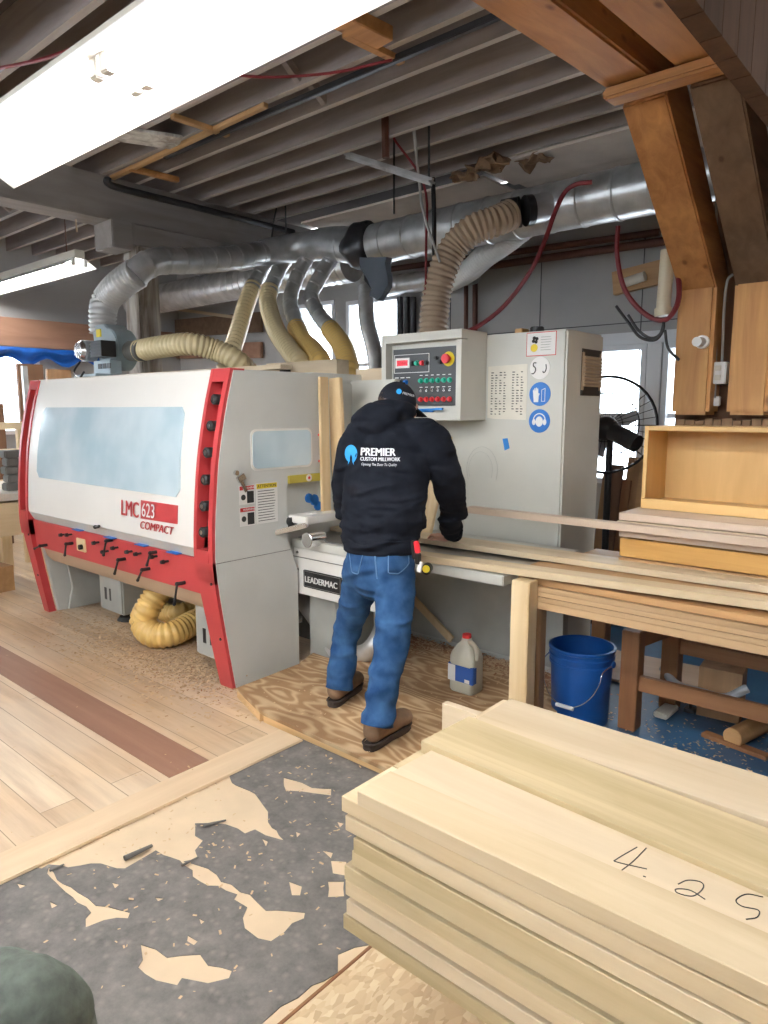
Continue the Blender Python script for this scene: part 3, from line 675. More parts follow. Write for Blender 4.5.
# ------------------------------------------------------------------ moulder
PROF = [(2.266,0),(2.232,.2),(2.20,.407),(2.175,.57),(2.158,.735),(2.162,.881),(2.174,1.046),(2.194,1.241),(2.222,1.403),(2.262,1.58),(2.315,1.765)]
def yp(z):
    for (y0, z0), (y1, z1) in zip(PROF, PROF[1:]):
        if z <= z1: return y0+(y1-y0)*(z-z0)/(z1-z0)
    return PROF[-1][0]
mc = thing('wood_moulder', 'large white and red wood moulding machine with curved hood', 'machine', (-4.2, 2.9, 0))
def prof_pts(z0, z1, off=0, n=14): return [(yp(z0+(z1-z0)*i/n)+off, z0+(z1-z0)*i/n) for i in range(n+1)]
# end plate, near side
bm = BM(); prismx(bm, prof_pts(0, 1.765, .01)+[(3.09,1.765),(3.09,1.155),(2.69,1.155),(2.69,.79),(2.76,.6),(2.76,0)], -3.135, -3.08)
ep = obj('end_panel', bm, 'grey_paint', mc, .006)
bm = BM(); box(bm, -3.0805, -3.0785, 2.17, 2.70, .733, .736); obj('panel_seam', bm, 'under', ep)
bm = BM(); prismx(bm, prof_pts(0, 1.765, .06)+[(3.5,1.765),(3.5,0)], -5.41, -5.38); obj('far_end_panel', bm, 'grey_paint', mc, .006)
# red side bands with recessed slot
def band(x0, x1, nm, slot):
    bm = BM(); z0s, z1s = .80, 1.70
    s0, s1 = slot
    prismx(bm, prof_pts(.62, 1.77, -.004)+[(yp(1.77)+.09,1.77),(yp(.62)+.09,.62)], x0, s0)
    prismx(bm, prof_pts(.62, 1.77, -.004)+[(yp(1.77)+.09,1.77),(yp(.62)+.09,.62)], s1, x1)
    prismx(bm, prof_pts(z1s, 1.77, -.004)+[(yp(1.77)+.09,1.77),(yp(z1s)+.09,z1s)], s0, s1)
    prismx(bm, prof_pts(.62, z0s, -.004)+[(yp(z0s)+.09,z0s),(yp(.62)+.09,.62)], s0, s1)
    o = obj(nm, bm, 'red', mc, .004)
    bm = BM(); prismx(bm, prof_pts(z0s, z1s, .07)+[(yp(z1s)+.10,z1s),(yp(z0s)+.10,z0s)], s0, s1); obj('slot_recess', bm, 'darkred', o)
    return o
nb = band(-3.255, -3.085, 'red_side_band', (-3.228, -3.12))
fb = band(-5.56, -5.40, 'red_side_band', (-5.525, -5.43))
for i, z in enumerate((1.605,1.465,1.325,1.18,1.04,.90)):
    y = yp(z); bm = BM(); cyl(bm, (-3.162,y+.07,z), (-3.162,y-.012,z), .026, 20, .029); cyl(bm, (-3.162,y-.012,z), (-3.162,y-.018,z), .029, 20, .024)
    kn = obj('black_knob', bm, 'black', nb)
    bm = BM(); cyl(bm, (-3.162,y-.017,z), (-3.162,y-.020,z), .013, 14); obj('knob_cap', bm, 'chrome', kn)
for x0, x1, t0, t1 in ((-3.245,-3.085,-3.215,-3.09), (-5.53,-5.40,-5.40,-5.31)):
    bm = BM(); P = [(x0,.735),(x1,.735),(x1,0.0),(t0+.02 if x0 > -4 else x0+.09,0.0),(x0,.62)]
    n = 10; L = []
    for i in range(n):
        za, zb = .735*i/n, .735*(i+1)/n
        xa = x0+(.045*(1-za/.735)); xb = x0+(.045*(1-zb/.735))
        vs = [bm.verts.new(v) for v in ((xa,yp(za)-.004,za),(x1,yp(za)-.004,za),(x1,yp(za)+.05,za),(xa,yp(za)+.05,za),(xb,yp(zb)-.004,zb),(x1,yp(zb)-.004,zb),(x1,yp(zb)+.05,zb),(xb,yp(zb)+.05,zb))]
        for f in ((0,1,5,4),(1,2,6,5),(2,3,7,6),(3,0,4,7)): bm.faces.new([vs[j] for j in f])
        if i == 0: bm.faces.new(vs[:4])
        if i == n-1: bm.faces.new(vs[4:])
    lg = obj('red_leg', bm, 'red', mc)
    bm = BM()
    for z in (.62, .30): cyl(bm, (x1-.03,yp(z)+.01,z), (x1-.03,yp(z)-.009,z), .008, 10)
    obj('leg_bolt', bm, 'black', lg)
# hood
bm = BM(); prismx(bm, prof_pts(.80, 1.765, .004)+[(2.30,1.77),(2.95,1.775),(2.95,1.70),(2.34,1.70),(2.25,.85),(2.20,.80)], -5.40, -3.256)
hood = obj('hood', bm, 'white_paint', mc, .006)
bm = BM(); prismx(bm, [(yp(.80)+.006,.80),(yp(.80)+.10,.80),(yp(.7)+.10,.735),(yp(.74)+.045,.735)], -5.40, -3.256); obj('hood_underside', bm, 'grey_paint', mc, .003)
bvh_h = bvh_of(hood)
def on_hood(pts2, nm, mat, off, th, parent, lab=None, grid=True):
    """pts2 in X,Z laid onto the hood front"""
    bm = BM(); xs = [p[0] for p in pts2]; zs = [p[1] for p in pts2]
    vs = [bm.verts.new((x, 1.0, z)) for x, z in pts2]; bm.faces.new(vs)
    z = min(zs)+.03
    while z < max(zs):
        bmesh.ops.bisect_plane(bm, geom=bm.verts[:]+bm.edges[:]+bm.faces[:], plane_co=(0,0,z), plane_no=(0,0,1)); z += .03
    for v in bm.verts: v.co.y = yp(v.co.z)+.004-off
    bmesh.ops.recalc_face_normals(bm, faces=bm.faces)
    for f in bm.faces: f.normal_update()
    if bm.faces[:][0].normal.y > 0: bmesh.ops.reverse_faces(bm, faces=bm.faces[:])
    g = bmesh.ops.extrude_face_region(bm, geom=bm.faces[:]); 
    for v in [e for e in g['geom'] if isinstance(e, bmesh.types.BMVert)]: v.co.y += th
    return obj(nm, bm, mat, parent, label=lab)
hw = on_hood([(-5.20,1.066),(-5.243,1.11),(-5.238,1.53),(-5.20,1.567),(-3.47,1.567),(-3.436,1.53),(-3.402,1.11),(-3.44,1.066)], 'hood_window', 'hoodglass', .006, .006, hood, 'wide hazy light blue viewing window in the hood')
def hood_text(s, size, x, z, mat, nm, **k):
    me = text_mesh(s, size, extr=0, **k)
    me.transform(frame((x, 0, z), (1,0,0), (0,0,1)))
    for v in me.vertices: v.co.y += yp(v.co.z)-.0025
    return link(nm, me, M[mat], hood)
hood_text('LMC', .135, -4.035, .910, 'red', 'lettering', xs=.80, bold=.005)
on_hood([(-3.81,.908),(-3.81,1.018),(-3.42,1.02),(-3.42,.915)], 'red_badge', 'red', .003, .004, hood)
hood_text('623', .118, -3.795, .924, 'white', 'lettering', xs=.84, bold=.0022)
hood_text('COMPACT', .066, -3.815, .850, 'red', 'lettering', xs=1.12, shear=.25, bold=.003)
# machine body core behind the hood, and bed
bm = BM(); box(bm, -5.33, -3.14, 2.42, 3.75, .52, 1.72); core = obj('body', bm, 'grey_paint', mc, .01)
bm = BM(); box(bm, -5.31, -3.15, 2.96, 3.75, 1.72, 1.775); obj('top_cover', bm, 'grey_paint', mc, .006)
# control rail below the hood
bm = BM(); prismx(bm, [(2.19,.735),(2.30,.735),(2.30,.525),(2.205,.53)], -5.40, -3.250); rail = obj('red_rail', bm, 'red', mc, .004)
bm = BM()
prismx(bm, [(2.215,.53),(2.232,.47),(2.275,.42),(2.42,.40),(2.42,.53)], -5.30, -3.250); obj('beige_undertray', bm, 'flextan', mc, .004, label='beige curved tray under the red rail')
def lever(x, z, ang, ln, col=False):
    t = BM(); cyl(t, (x,2.20,z), (x,2.150,z), .011, 12); ball(t, (x,2.150,z), .013, seg=12)
    d = V((math.cos(ang), -.12, math.sin(ang))).normalized(); a = V((x,2.150,z)); ln *= .8; sweep(t, [a, a+d*ln*.5, a+d*ln], lambda i, n: (.007,.006,.009)[i], 10)
    ball(t, a+d*ln, .010, seg=10); return obj('clamp_lever', t, 'black', rail)
def knob(x, z, r=.014):
    t = BM(); cyl(t, (x,2.20,z), (x,2.155,z), r*.5, 12); cyl(t, (x,2.165,z), (x,2.145,z), r, 10, r*.8); return obj('rail_knob', t, 'black', rail)
for (u, v, a, l) in ((36,547,3.5,.10), (65,546,-1.7,.10), (108,543,-1.8,.12), (118,560,-1.9,.12), (147,553,-1.9,.10), (152,560,-2.1,.10), (172,585,-1.7,.15), (105,528,.2,.09)):
    q = {36:(-5.209,2.150,0.563),65:(-4.785,2.150,0.631),108:(-4.217,2.150,0.723),118:(-4.078,2.150,0.619),147:(-3.696,2.150,0.715),152:(-3.796,2.150,0.598),172:(-3.424,2.150,0.573),105:(-4.352,2.150,0.798)}[u]
    lever(q[0], q[2], a, l)
for q in ((-4.876,2.160,0.683),(-4.783,2.160,0.694),(-4.399,2.160,0.686),(-4.152,2.160,0.684),(-3.980,2.160,0.682),(-3.874,2.160,0.683),(-3.694,2.160,0.690),(-3.576,2.160,0.677),(-4.285,2.160,0.641)): knob(q[0], q[2])
q = (-4.648,2.190,0.636); bm = BM(); box(bm, q[0]-.06, q[0]+.06, 2.186, 2.20, q[2]-.045, q[2]+.045); yl = obj('selector_plate', bm, 'flexcream', rail, .003)
bm = BM(); cyl(bm, (q[0]+.02,2.19,q[2]-.01), (q[0]+.02,2.165,q[2]-.01), .018, 14); box(bm, q[0]+.017, q[0]+.05, 2.16, 2.17, q[2]-.014, q[2]-.006); obj('selector_switch', bm, 'black', yl)
bm = BM()
bm.free()
for x in (-4.72, -4.28, -3.9, -3.55):
    bm = BM(); box(bm, x, x+.11, 2.165, 2.20, .737, .742); obj('blue_scale', bm, 'signblue', rail)
# lower frame: feet, inner plates, dark inside
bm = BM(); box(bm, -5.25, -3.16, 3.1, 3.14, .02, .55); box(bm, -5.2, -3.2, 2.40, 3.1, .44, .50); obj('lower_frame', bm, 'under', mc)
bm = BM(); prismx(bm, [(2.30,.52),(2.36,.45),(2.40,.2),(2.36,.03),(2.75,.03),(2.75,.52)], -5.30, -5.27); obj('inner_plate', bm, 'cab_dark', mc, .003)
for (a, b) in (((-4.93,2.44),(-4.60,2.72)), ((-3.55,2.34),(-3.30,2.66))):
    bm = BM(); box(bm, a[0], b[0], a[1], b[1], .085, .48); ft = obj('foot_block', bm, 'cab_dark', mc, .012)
    bm = BM(); box(bm, a[0]+.08, a[0]+.11, a[1]-.002, a[1]+.01, .17, .26); box(bm, a[0]+.15, a[0]+.17, a[1]-.002, a[1]+.01, .17, .26); obj('foot_slot', bm, 'black', ft)
    bm = BM(); cyl(bm, ((a[0]+b[0])/2,(a[1]+b[1])/2,.0), ((a[0]+b[0])/2,(a[1]+b[1])/2,.03), .09, 20, .07); cyl(bm, ((a[0]+b[0])/2,(a[1]+b[1])/2,.03), ((a[0]+b[0])/2,(a[1]+b[1])/2,.09), .02, 12); obj('levelling_foot', bm, 'blackrub', ft)
# things on the end panel
def xf(y, z): return frame((-3.08, y, z), (0,1,0), (0,0,1))
bm = BM(); poly_on(bm, xf(0,0), rrect(2.425, 2.885, 1.215, 1.445, .04), .004); o = obj('end_window', bm, 'white_paint', ep)
bm = BM(); poly_on(bm, xf(0,0), rrect(2.437, 2.873, 1.227, 1.433, .034), .007); obj('window_pane', bm, 'hoodglass', o, label='small hazy blue window in the end panel')
bm = BM(); box(bm, -3.082, -3.066, 2.69, 2.99, 1.125, 1.172); mb = obj('guard_bar', bm, 'mustard', mc, .003, label='mustard yellow guard bar')
bm = BM(); poly_on(bm, frame((-3.066,2.845,1.15),(0,1,0),(0,0,1)), circ(.022, 20), .002); o = obj('guard_sticker', bm, 'paperw', mb); bm = BM(); poly_on(bm, frame((-3.064,2.845,1.15),(0,1,0),(0,0,1)), circ(.009, 12), .001); obj('sticker_mark', bm, 'inkred', o)
# stickers
def sticker(u0, v0, y0, y1, z0, z1, head, hcol, lab, lines):
    bm = BM(); poly_on(bm, xf(0,0), [(y0,z0),(y1,z0),(y1,z1),(y0,z1)], .0015); s = obj('sticker', bm, 'paperw', ep, label=lab)
    hh = (z1-z0)*head; bm = BM(); poly_on(bm, xf(0,0), [(y0+.004,z1-hh),(y1-.004,z1-hh),(y1-.004,z1-.004),(y0+.004,z1-.004)], .0022); obj('sticker_header', bm, hcol, s)
    bm = BM()
    for i in range(lines):
        zz = z1-hh-(z1-z0-hh)*(i+1)/(lines+1)
        poly_on(bm, xf(0,0), [(y0+.012,zz),(y1-random.uniform(.012,.05),zz),(y1-.02,zz+.0035),(y0+.012,zz+.0035)], .0022)
    obj('sticker_print', bm, 'ink' if hcol == 'yellow' else 'ink', s); return s
s = sticker(0,0, 2.455, 2.61, .915, 1.145, .14, 'yellow', 'white instruction sticker with a yellow heading', 12)
text('sticker_lettering', 'ATTENTION', .024, (-3.0775, 2.465, 1.119), (0,1,0), (0,0,1), 'ink', s)
for z in (1.035, .915):
    bm = BM(); y0, y1 = 2.34, 2.445; poly_on(bm, xf(0,0), [(y0,z),(y1,z),(y1,z+.105),(y0,z+.105)], .0015); s = obj('warning_sticker', bm, 'paperw', ep)
    bm = BM(); poly_on(bm, xf(0,0), [(y0+.003,z+.08),(y1-.003,z+.08),(y1-.003,z+.102),(y0+.003,z+.102)], .0022); obj('sticker_header', bm, 'inkred', s)
    text('sticker_lettering', 'WARNING', .018, (-3.0775, y0+.022, z+.085), (0,1,0), (0,0,1), 'paperw', s)
    bm = BM(); poly_on(bm, xf(0,0), [(y0+.052,z+.006),(y1-.006,z+.006),(y1-.006,z+.072),(y0+.052,z+.072)], .0022); poly_on(bm, xf(y0+.027,z+.04), circ(.016, 14), .0022); obj('sticker_picture', bm, 'ink', s)
# latch under window
q = (-3.070,2.348,1.184); bm = BM(); obox(bm, (-3.068,q[1],q[2]), (.02,.05,.035), 0, .5); cyl(bm, (-3.08,q[1]-.03,q[2]+.03), (-3.06,q[1]-.03,q[2]+.03), .014, 12); obox(bm, (-3.062,q[1]+.01,q[2]-.045), (.012,.02,.07), 0, .5); obj('latch', bm, 'chrome', ep, .002)
q = (-3.070,2.943,1.322); bm = BM(); tube(bm, [(-3.08,q[1],q[2]-.08),(-3.05,q[1],q[2]-.06),(-3.05,q[1],q[2]+.06),(-3.08,q[1],q[2]+.08)], .008, 8); obj('door_handle', bm, 'redbtn', ep)
# opening behind: inner guard with blue parts
bm = BM(); box(bm, -3.20, -3.17, 2.70, 3.2, .78, 1.16); obj('throat_plate', bm, 'cab', mc, .003)
q = (-3.120,2.951,1.001); bm = BM()
for (dy, dz, r) in ((0,0,.035), (-.045,.015,.03), (.03,-.04,.03)): cyl(bm, (-3.165,q[1]+dy,q[2]+dz), (-3.13,q[1]+dy,q[2]+dz), r, 10)
obj('blue_cutter_guard', bm, 'signblue', mc)
bm = BM(); obox(bm, (-3.000,2.836,0.921), (.16,.30,.045)); obj('feed_plate', bm, 'white_paint', mc, .006)
bm = BM(); a = (-3.111,2.620,0.846); b = (-2.937,2.720,0.900); beam(bm, a, b, .09, .03); obj('feed_lever_bar', bm, 'chrome', mc, .006)
bm = BM(); a = (-3.132,2.700,0.863); cyl(bm, (a[0]-.05,a[1],a[2]+.03), (a[0]+.09,a[1],a[2]+.045), .028, 16); obj('roller', bm, 'blackrub', mc)
bm = BM(); a = (-2.917,2.700,0.811); cyl(bm, (a[0],a[1]-.02,a[2]), (a[0],a[1]+.1,a[2]), .045, 20); obj('hand_wheel', bm, 'chrome', mc, .004)
bm = BM(); a = (-3.186,2.740,0.901); b = (-2.970,2.800,0.946); beam(bm, a, b, .05, .02); obj('scale_bar', bm, 'white_paint', mc, .003)
# bed with name plate
bm = BM(); box(bm, -3.14, -1.665, 2.76, 3.575, .735, .785); bed = obj('bed_plate', bm, 'cab', mc, .005)
bm = BM(); box(bm, -3.12, -1.68, 2.80, 3.30, .785, .792); obj('bed_surface', bm, 'steel', mc)
bm = BM(); box(bm, -3.14, -2.42, 2.775, 2.86, .45, .735); sk = obj('front_skirt', bm, 'white_paint', mc, .006)
bm = BM(); box(bm, -3.14, -2.42, 2.770, 2.776, .675, .679); obj('skirt_seam', bm, 'under', sk)
bm = BM(); poly_on(bm, frame((-3.045,2.775,.502),(1,0,0),(0,0,1)), rrect(0, .315, 0, .105, .008), .006); npl = obj('name_plate', bm, 'black', sk)
bm = BM()
pf = frame((-3.045,2.769,.502),(1,0,0),(0,0,1))
for r in ([(.006,.006),(.309,.006),(.309,.009),(.006,.009)], [(.006,.096),(.309,.096),(.309,.099),(.006,.099)], [(.006,.009),(.009,.009),(.009,.096),(.006,.096)], [(.306,.009),(.309,.009),(.309,.096),(.306,.096)]): poly_on(bm, pf, r, .001)
obj('plate_border', bm, 'chrome', npl)
text('plate_lettering', 'LEADERMAC', .052, (-3.032, 2.767, .535), (1,0,0), (0,0,1), 'white', npl, xs=.93, bold=.0018)
bm = BM()
for x, z in ((-3.10,.60),(-3.10,.705),(-2.6,.705)): cyl(bm, (x,2.775,z), (x,2.768,z), .008, 10)
obj('skirt_bolt', bm, 'under', sk)
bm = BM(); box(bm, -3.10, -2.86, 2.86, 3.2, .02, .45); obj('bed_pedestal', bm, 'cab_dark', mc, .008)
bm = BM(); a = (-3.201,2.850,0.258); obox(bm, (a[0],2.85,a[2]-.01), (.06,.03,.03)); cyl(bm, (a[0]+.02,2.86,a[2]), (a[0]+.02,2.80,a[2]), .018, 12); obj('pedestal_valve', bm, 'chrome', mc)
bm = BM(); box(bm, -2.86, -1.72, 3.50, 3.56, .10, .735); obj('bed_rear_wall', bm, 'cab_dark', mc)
# boxed cover between hood and cabinet
bm = BM(); a = (-3.096,3.300,1.738); box(bm, -3.22, -2.78, 3.30, 3.57, .90, 1.735); obj('side_cover', bm, 'cab', mc, .008)
bm = BM(); obox(bm, (-2.98,3.19,.80), (.30,.22,.03)); obj('side_shelf', bm, 'pale', mc)

# ------------------------------------------------------------------ control cabinet
cb = thing('control_cabinet', 'tall light grey electrical cabinet with control box and blue safety signs', 'cabinet', (-2.4, 3.8, 0))
bm = BM(); box(bm, -2.95, -1.80, 3.58, 4.05, .10, 1.985); cbody = obj('cabinet_body', bm, 'cab', cb, .012)
bm = BM(); box(bm, -2.98, -1.68, 3.55, 4.08, 0, .10); obj('plinth', bm, 'cab', cb, .01)
bm = BM(); X0, X1, Z0, Z1 = -2.905, -2.31, 1.49, 2.0
Y0 = 3.32
box(bm, X0, X1, 3.38, 3.58, Z0, Z1); box(bm, X0, X1, Y0, 3.38, Z0, Z0+.045); box(bm, X0, X1, Y0, 3.38, Z1-.05, Z1); box(bm, X0, X0+.035, Y0, 3.38, Z0+.045, Z1-.05); box(bm, X1-.035, X1, Y0, 3.38, Z0+.045, Z1-.055)
cbx = obj('control_box', bm, 'cab', cb)
bm = BM(); box(bm, X0+.055, X1-.045, 3.365, 3.38, Z0+.085, Z1-.085); pnl = obj('control_panel', bm, 'panelblk', cbx, .002)
def pf2(x, z): return frame((x, 3.405, z), (1,0,0), (0,0,1))
bm = BM(); w = .003
for r in ((X0+.065, X0+.335, Z1-0.228, Z1-0.225), (X0+.065, X0+.335, Z1-0.121, Z1-0.118), (X0+.065, X0+.068, Z1-0.228, Z1-0.118), (X0+.332, X0+.335, Z1-0.228, Z1-0.118)): box(bm, r[0], r[1], 3.363, 3.365, r[2], r[3])
for i in range(6):
    for zz in (Z1-0.248, Z1-0.318): box(bm, X0+.265+i*.042, X0+.267+i*.042+.018, 3.3635, 3.365, zz, zz+.004)
for i in range(3): box(bm, X0+.07+i*.045, X0+.07+i*.045+.03, 3.3635, 3.365, Z1-0.258, Z1-0.253)
obj('panel_markings', bm, 'white', pnl)
bm = BM(); box(bm, X0+.075, X0+.185, 3.362, 3.365, Z1-0.198, Z1-0.138); dsp = obj('display_bezel', bm, 'white', pnl)
bm = BM(); box(bm, X0+.088, X0+.172, 3.360, 3.3625, Z1-0.185, Z1-0.151); dd = obj('digital_display', bm, 'display', dsp)
text('display_digits', '00000', .026, (X0+.095, 3.3595, Z1-0.178), (1,0,0), (0,0,1), 'redbtn', dd)
def button(x, z, r, mat, h=.02, nm='push_button'):
    t = BM(); cyl(t, (x,3.365,z), (x,3.358,z), r*1.25, 16); cyl(t, (x,3.358,z), (x,3.365-h,z), r, 16, r*.85)
    return obj(nm, t, mat, pnl, .001)
for i in range(6): button(X0+.275+i*.0425, Z1-0.278, .0125, 'grn')
for i in range(6): button(X0+.275+i*.0425, Z1-0.388, .0125, 'redbtn')
for i in range(6):
    t = BM(); x = X0+.275+i*.0425; cyl(t, (x,3.365,Z1-0.335), (x,3.36,Z1-0.335), .009, 12); beam(t, (x,3.36,Z1-0.335), (x+.008,3.335,Z1-0.323), .005, .005); obj('toggle_switch', t, 'chrome', pnl)
for x, mt in ((.212,'black'),(.245,'grn'),(.285,'redbtn'),(.318,'black')): button(X0+x, Z1-0.173, .013, mt, .022)
for x, mt in ((.08,'black'),(.12,'black'),(.16,'signblue')): button(X0+x, Z1-0.283, .012, mt, .022)
button(X0+.39, Z1-0.148, .010, 'black', .02, 'key_switch'); button(X0+.42, Z1-0.173, .012, 'black', .02, 'key_switch')
bm = BM(); cyl(bm, (X0+.475,3.365,Z1-0.158), (X0+.475,3.345,Z1-0.158), .018, 16); cyl(bm, (X0+.475,3.345,Z1-0.158), (X0+.475,3.325,Z1-0.158), .027, 20); es = obj('emergency_stop', bm, 'redbtn', pnl, .003)
bm = BM(); cyl(bm, (X0+.475,3.365,Z1-0.158), (X0+.475,3.3635,Z1-0.158), .042, 24); obj('stop_ring', bm, 'yellow', es)
bm = BM(); box(bm, X0+.20, X0+.36, 3.37, 3.379, Z0+.047, Z0+.055); obox(bm, (X0+.33,3.35,Z0+.062), (.26,.012,.012), -.12, 0, -.03); obj('blue_marker_pen', bm, 'tapeblue', cbx)
# stickers on cabinet front
def cf(x, z): return frame((x, 3.58, z), (1,0,0), (0,0,1))
def csign(x, z, r, mat, lab):
    bm = BM(); poly_on(bm, cf(x, z), circ(r, 36), .003); s = obj('safety_sign', bm, mat, cb, label=lab); return s
q1 = (-1.952,3.580,1.638); q2 = (-1.950,3.580,1.488); q3 = (-1.957,3.580,1.782)
s = csign(q1[0], q1[2], .066, 'signblue', 'round blue sign showing white gloves')
bm = BM(); fr = frame((q1[0],3.577,q1[2]),(1,0,0),(0,0,1))
poly_on(bm, fr, [(-.036,-.045),(-.008,-.045),(-.006,-.01),(.0,.0),(-.006,.006),(-.009,.002),(-.01,.03),(-.016,.032),(-.017,.012),(-.019,.036),(-.025,.036),(-.026,.012),(-.029,.034),(-.034,.032),(-.035,.01),(-.038,.026),(-.043,.022),(-.040,-.01)], .001)
obj('glove_symbol', bm, 'white', s)
bm = BM(); 
for r in ([(.010,-.042),(.034,-.042),(.034,-.039),(.010,-.039)], [(.010,-.039),(.013,-.039),(.013,.02),(.010,.02)], [(.031,-.039),(.034,-.039),(.034,.03),(.031,.03)], [(.010,.02),(.034,.03),(.034,.033),(.010,.023)]): poly_on(bm, fr, r, .001)
obj('glove_outline', bm, 'white', s)
s = csign(q2[0], q2[2], .066, 'signblue', 'round blue sign showing a head with ear muffs')
bm = BM(); fr = frame((q2[0],3.577,q2[2]),(1,0,0),(0,0,1)); n = 18
arc = lambda r, a0, a1, n=16: [(r*math.cos(math.radians(a0+(a1-a0)*i/n)), r*math.sin(math.radians(a0+(a1-a0)*i/n))+.004) for i in range(n+1)]
poly_on(bm, fr, arc(.040, 5, 175)+list(reversed(arc(.034, 5, 175))), .001)
poly_on(bm, fr, circ(.011, 14, -.034, -.006, 1.6), .001); poly_on(bm, fr, circ(.011, 14, .034, -.006, 1.6), .001)
poly_on(bm, fr, circ(.023, 20, 0, -.003, 1.25), .001); obj('head_symbol', bm, 'white', s)
s = csign(q3[0], q3[2], .062, 'paperw', 'round white sticker with hand drawn black strokes')
bm = BM(); fr = frame((q3[0],3.577,q3[2]),(1,0,0),(0,0,1))
def stroke(bm, fr, pts, r=.003): tube(bm, [fr @ V((x, y, .001)) for x, y in pts], r, 6, 6)
stroke(bm, fr, [(-.022,.028),(-.038,.028),(-.040,.012),(-.028,.002),(-.026,-.014),(-.038,-.030),(-.050,-.030)]); stroke(bm, fr, [(.038,.018),(.040,-.005),(.034,-.022),(.024,-.026),(.020,-.018)])
obj('hand_drawn_marks', bm, 'ink', s)
a = (-2.046,3.580,1.978); b = (-1.862,3.580,1.848)
bm = BM(); x0, x1, z0, z1 = a[0], b[0], b[2]-.0, a[2]-.0
poly_on(bm, cf(0,0), [(x0,z0),(x1,z0),(x1,z1),(x0,z1)], .001); s = obj('caution_sticker', bm, 'inkred', cb, label='rectangular white sticker with red border and fan symbol')
bm = BM(); poly_on(bm, frame((0,3.579,0),(1,0,0),(0,0,1)), [(x0+.004,z0+.004),(x1-.004,z0+.004),(x1-.004,z1-.004),(x0+.004,z1-.004)], .001); obj('sticker_face', bm, 'paperw', s)
bm = BM(); fr = frame((x0+.055,3.577,z1-.042),(1,0,0),(0,0,1))
for k in range(4): 
    t = k*PI/2+.5; poly_on(bm, fr, circ(.010, 10, .012*math.cos(t), .012*math.sin(t)), .001)
obj('fan_symbol', bm, 'ink', s)
bm = BM(); poly_on(bm, frame((x0+.05,3.577,z0+.045),(1,0,0),(0,0,1)), circ(.022, 16), .001); obj('yellow_dot', bm, 'yellow', s)
bm = BM()
for i in range(6): poly_on(bm, frame((x0+.09,3.5775,z0+.03+i*.014),(1,0,0),(0,0,1)), [(0,0),(.065-random.random()*.02,0),(.065,.003),(0,.003)], .0006)
obj('sticker_print', bm, 'cab_dark', s)
# profile chart
a = (-2.295,3.578,1.812); b = (-2.035,3.578,1.493); x0, x1, z1, z0 = a[0], b[0], a[2]-.01, b[2]
bm = BM(); poly_on(bm, cf(0,0), [(x0,z0+.01),(x0+.05,z0+.004),(x1,z0),(x1,z1+.006),(x0,z1)], .0015); s = obj('profile_chart', bm, 'paper', cb, label='yellowed paper chart with columns of print')
bm = BM(); fr = frame((x0,3.5775,z0),(1,0,0),(0,0,1)); W = x1-x0; Hh = z1-z0
for cc in range(8):
    for r in range(17):
        if cc == 4: continue
        if random.random() < .12: continue
        x = .022+cc*(W-.045)/7.6; z = .03+r*(Hh-.055)/17; wd = random.uniform(.008, .018)
        poly_on(bm, fr, [(x,z),(x+wd,z),(x+wd,z+.005),(x,z+.006)], .0006)
obj('chart_print', bm, 'ink', s)
q = (-2.164,3.580,1.352); bm = BM(); poly_on(bm, frame((q[0],3.58,q[2]),(1,0,.3),(-.3,0,1)), [(-.018,-.035),(.018,-.03),(.02,.03),(-.014,.036)], .0012); obj('blue_tape_scrap', bm, 'tapeblue', cb)
bm = BM(); q = (-2.326,3.579,1.190); fr = frame((q[0],3.578,q[2]),(1,0,0),(0,0,1))
tube(bm, [fr @ V((.11*math.cos(t)*1.0, .14*math.sin(t), 0)) for t in [i*.5-.4 for i in range(9)]], .0010, 5, 6); tube(bm, [fr @ V((.085*math.cos(t)-.01, .11*math.sin(t), 0)) for t in [i*.5-.4 for i in range(9)]], .0008, 5, 6)
obj('scuff_marks', bm, 'cab_dark', cb)
# louvre on the side
a = (-1.800,3.767,1.872); b = (-1.800,4.013,1.661)
y0, y1, z0, z1 = a[1], b[1], b[2]-.0, a[2]-.0
bm = BM(); box(bm, -1.802, -1.795, y0, y1, z0-.03, z1+.02); v = obj('vent_opening', bm, 'black', cb)
bm = BM(); n = 9
for i in range(n): z = z0+.02+(z1-z0-.04)*i/n; obox(bm, (-1.788,(y0+y1)/2,z+.01), (.022,(y1-y0)-.02,.012), 0, 0, .5)
box(bm, -1.80,-1.79,y0,y0+.02,z0,z1); box(bm, -1.80,-1.79,y1-.02,y1,z0,z1)
obj('vent_louvre', bm, 'flextan', v, label='dusty tan vent louvre')
q = (-2.105,3.800,2.017); bm = BM(); cyl(bm, (q[0],3.8,1.985), (q[0],3.8,2.035), .045, 20, .04); tag(obj('black_canister', bm, 'black', None, .004), 'black round canister standing on top of the grey cabinet', 'canister')  # low round black cap on the cabinet top
q = (-2.178,3.800,2.017); bm = BM(); box(bm, q[0]-.03, q[0]+.02, 3.72, 3.80, 1.985, 2.025); tag(obj('wood_block', bm, 'amber', None, .003), 'small wooden block beside the black canister on the cabinet', 'block')
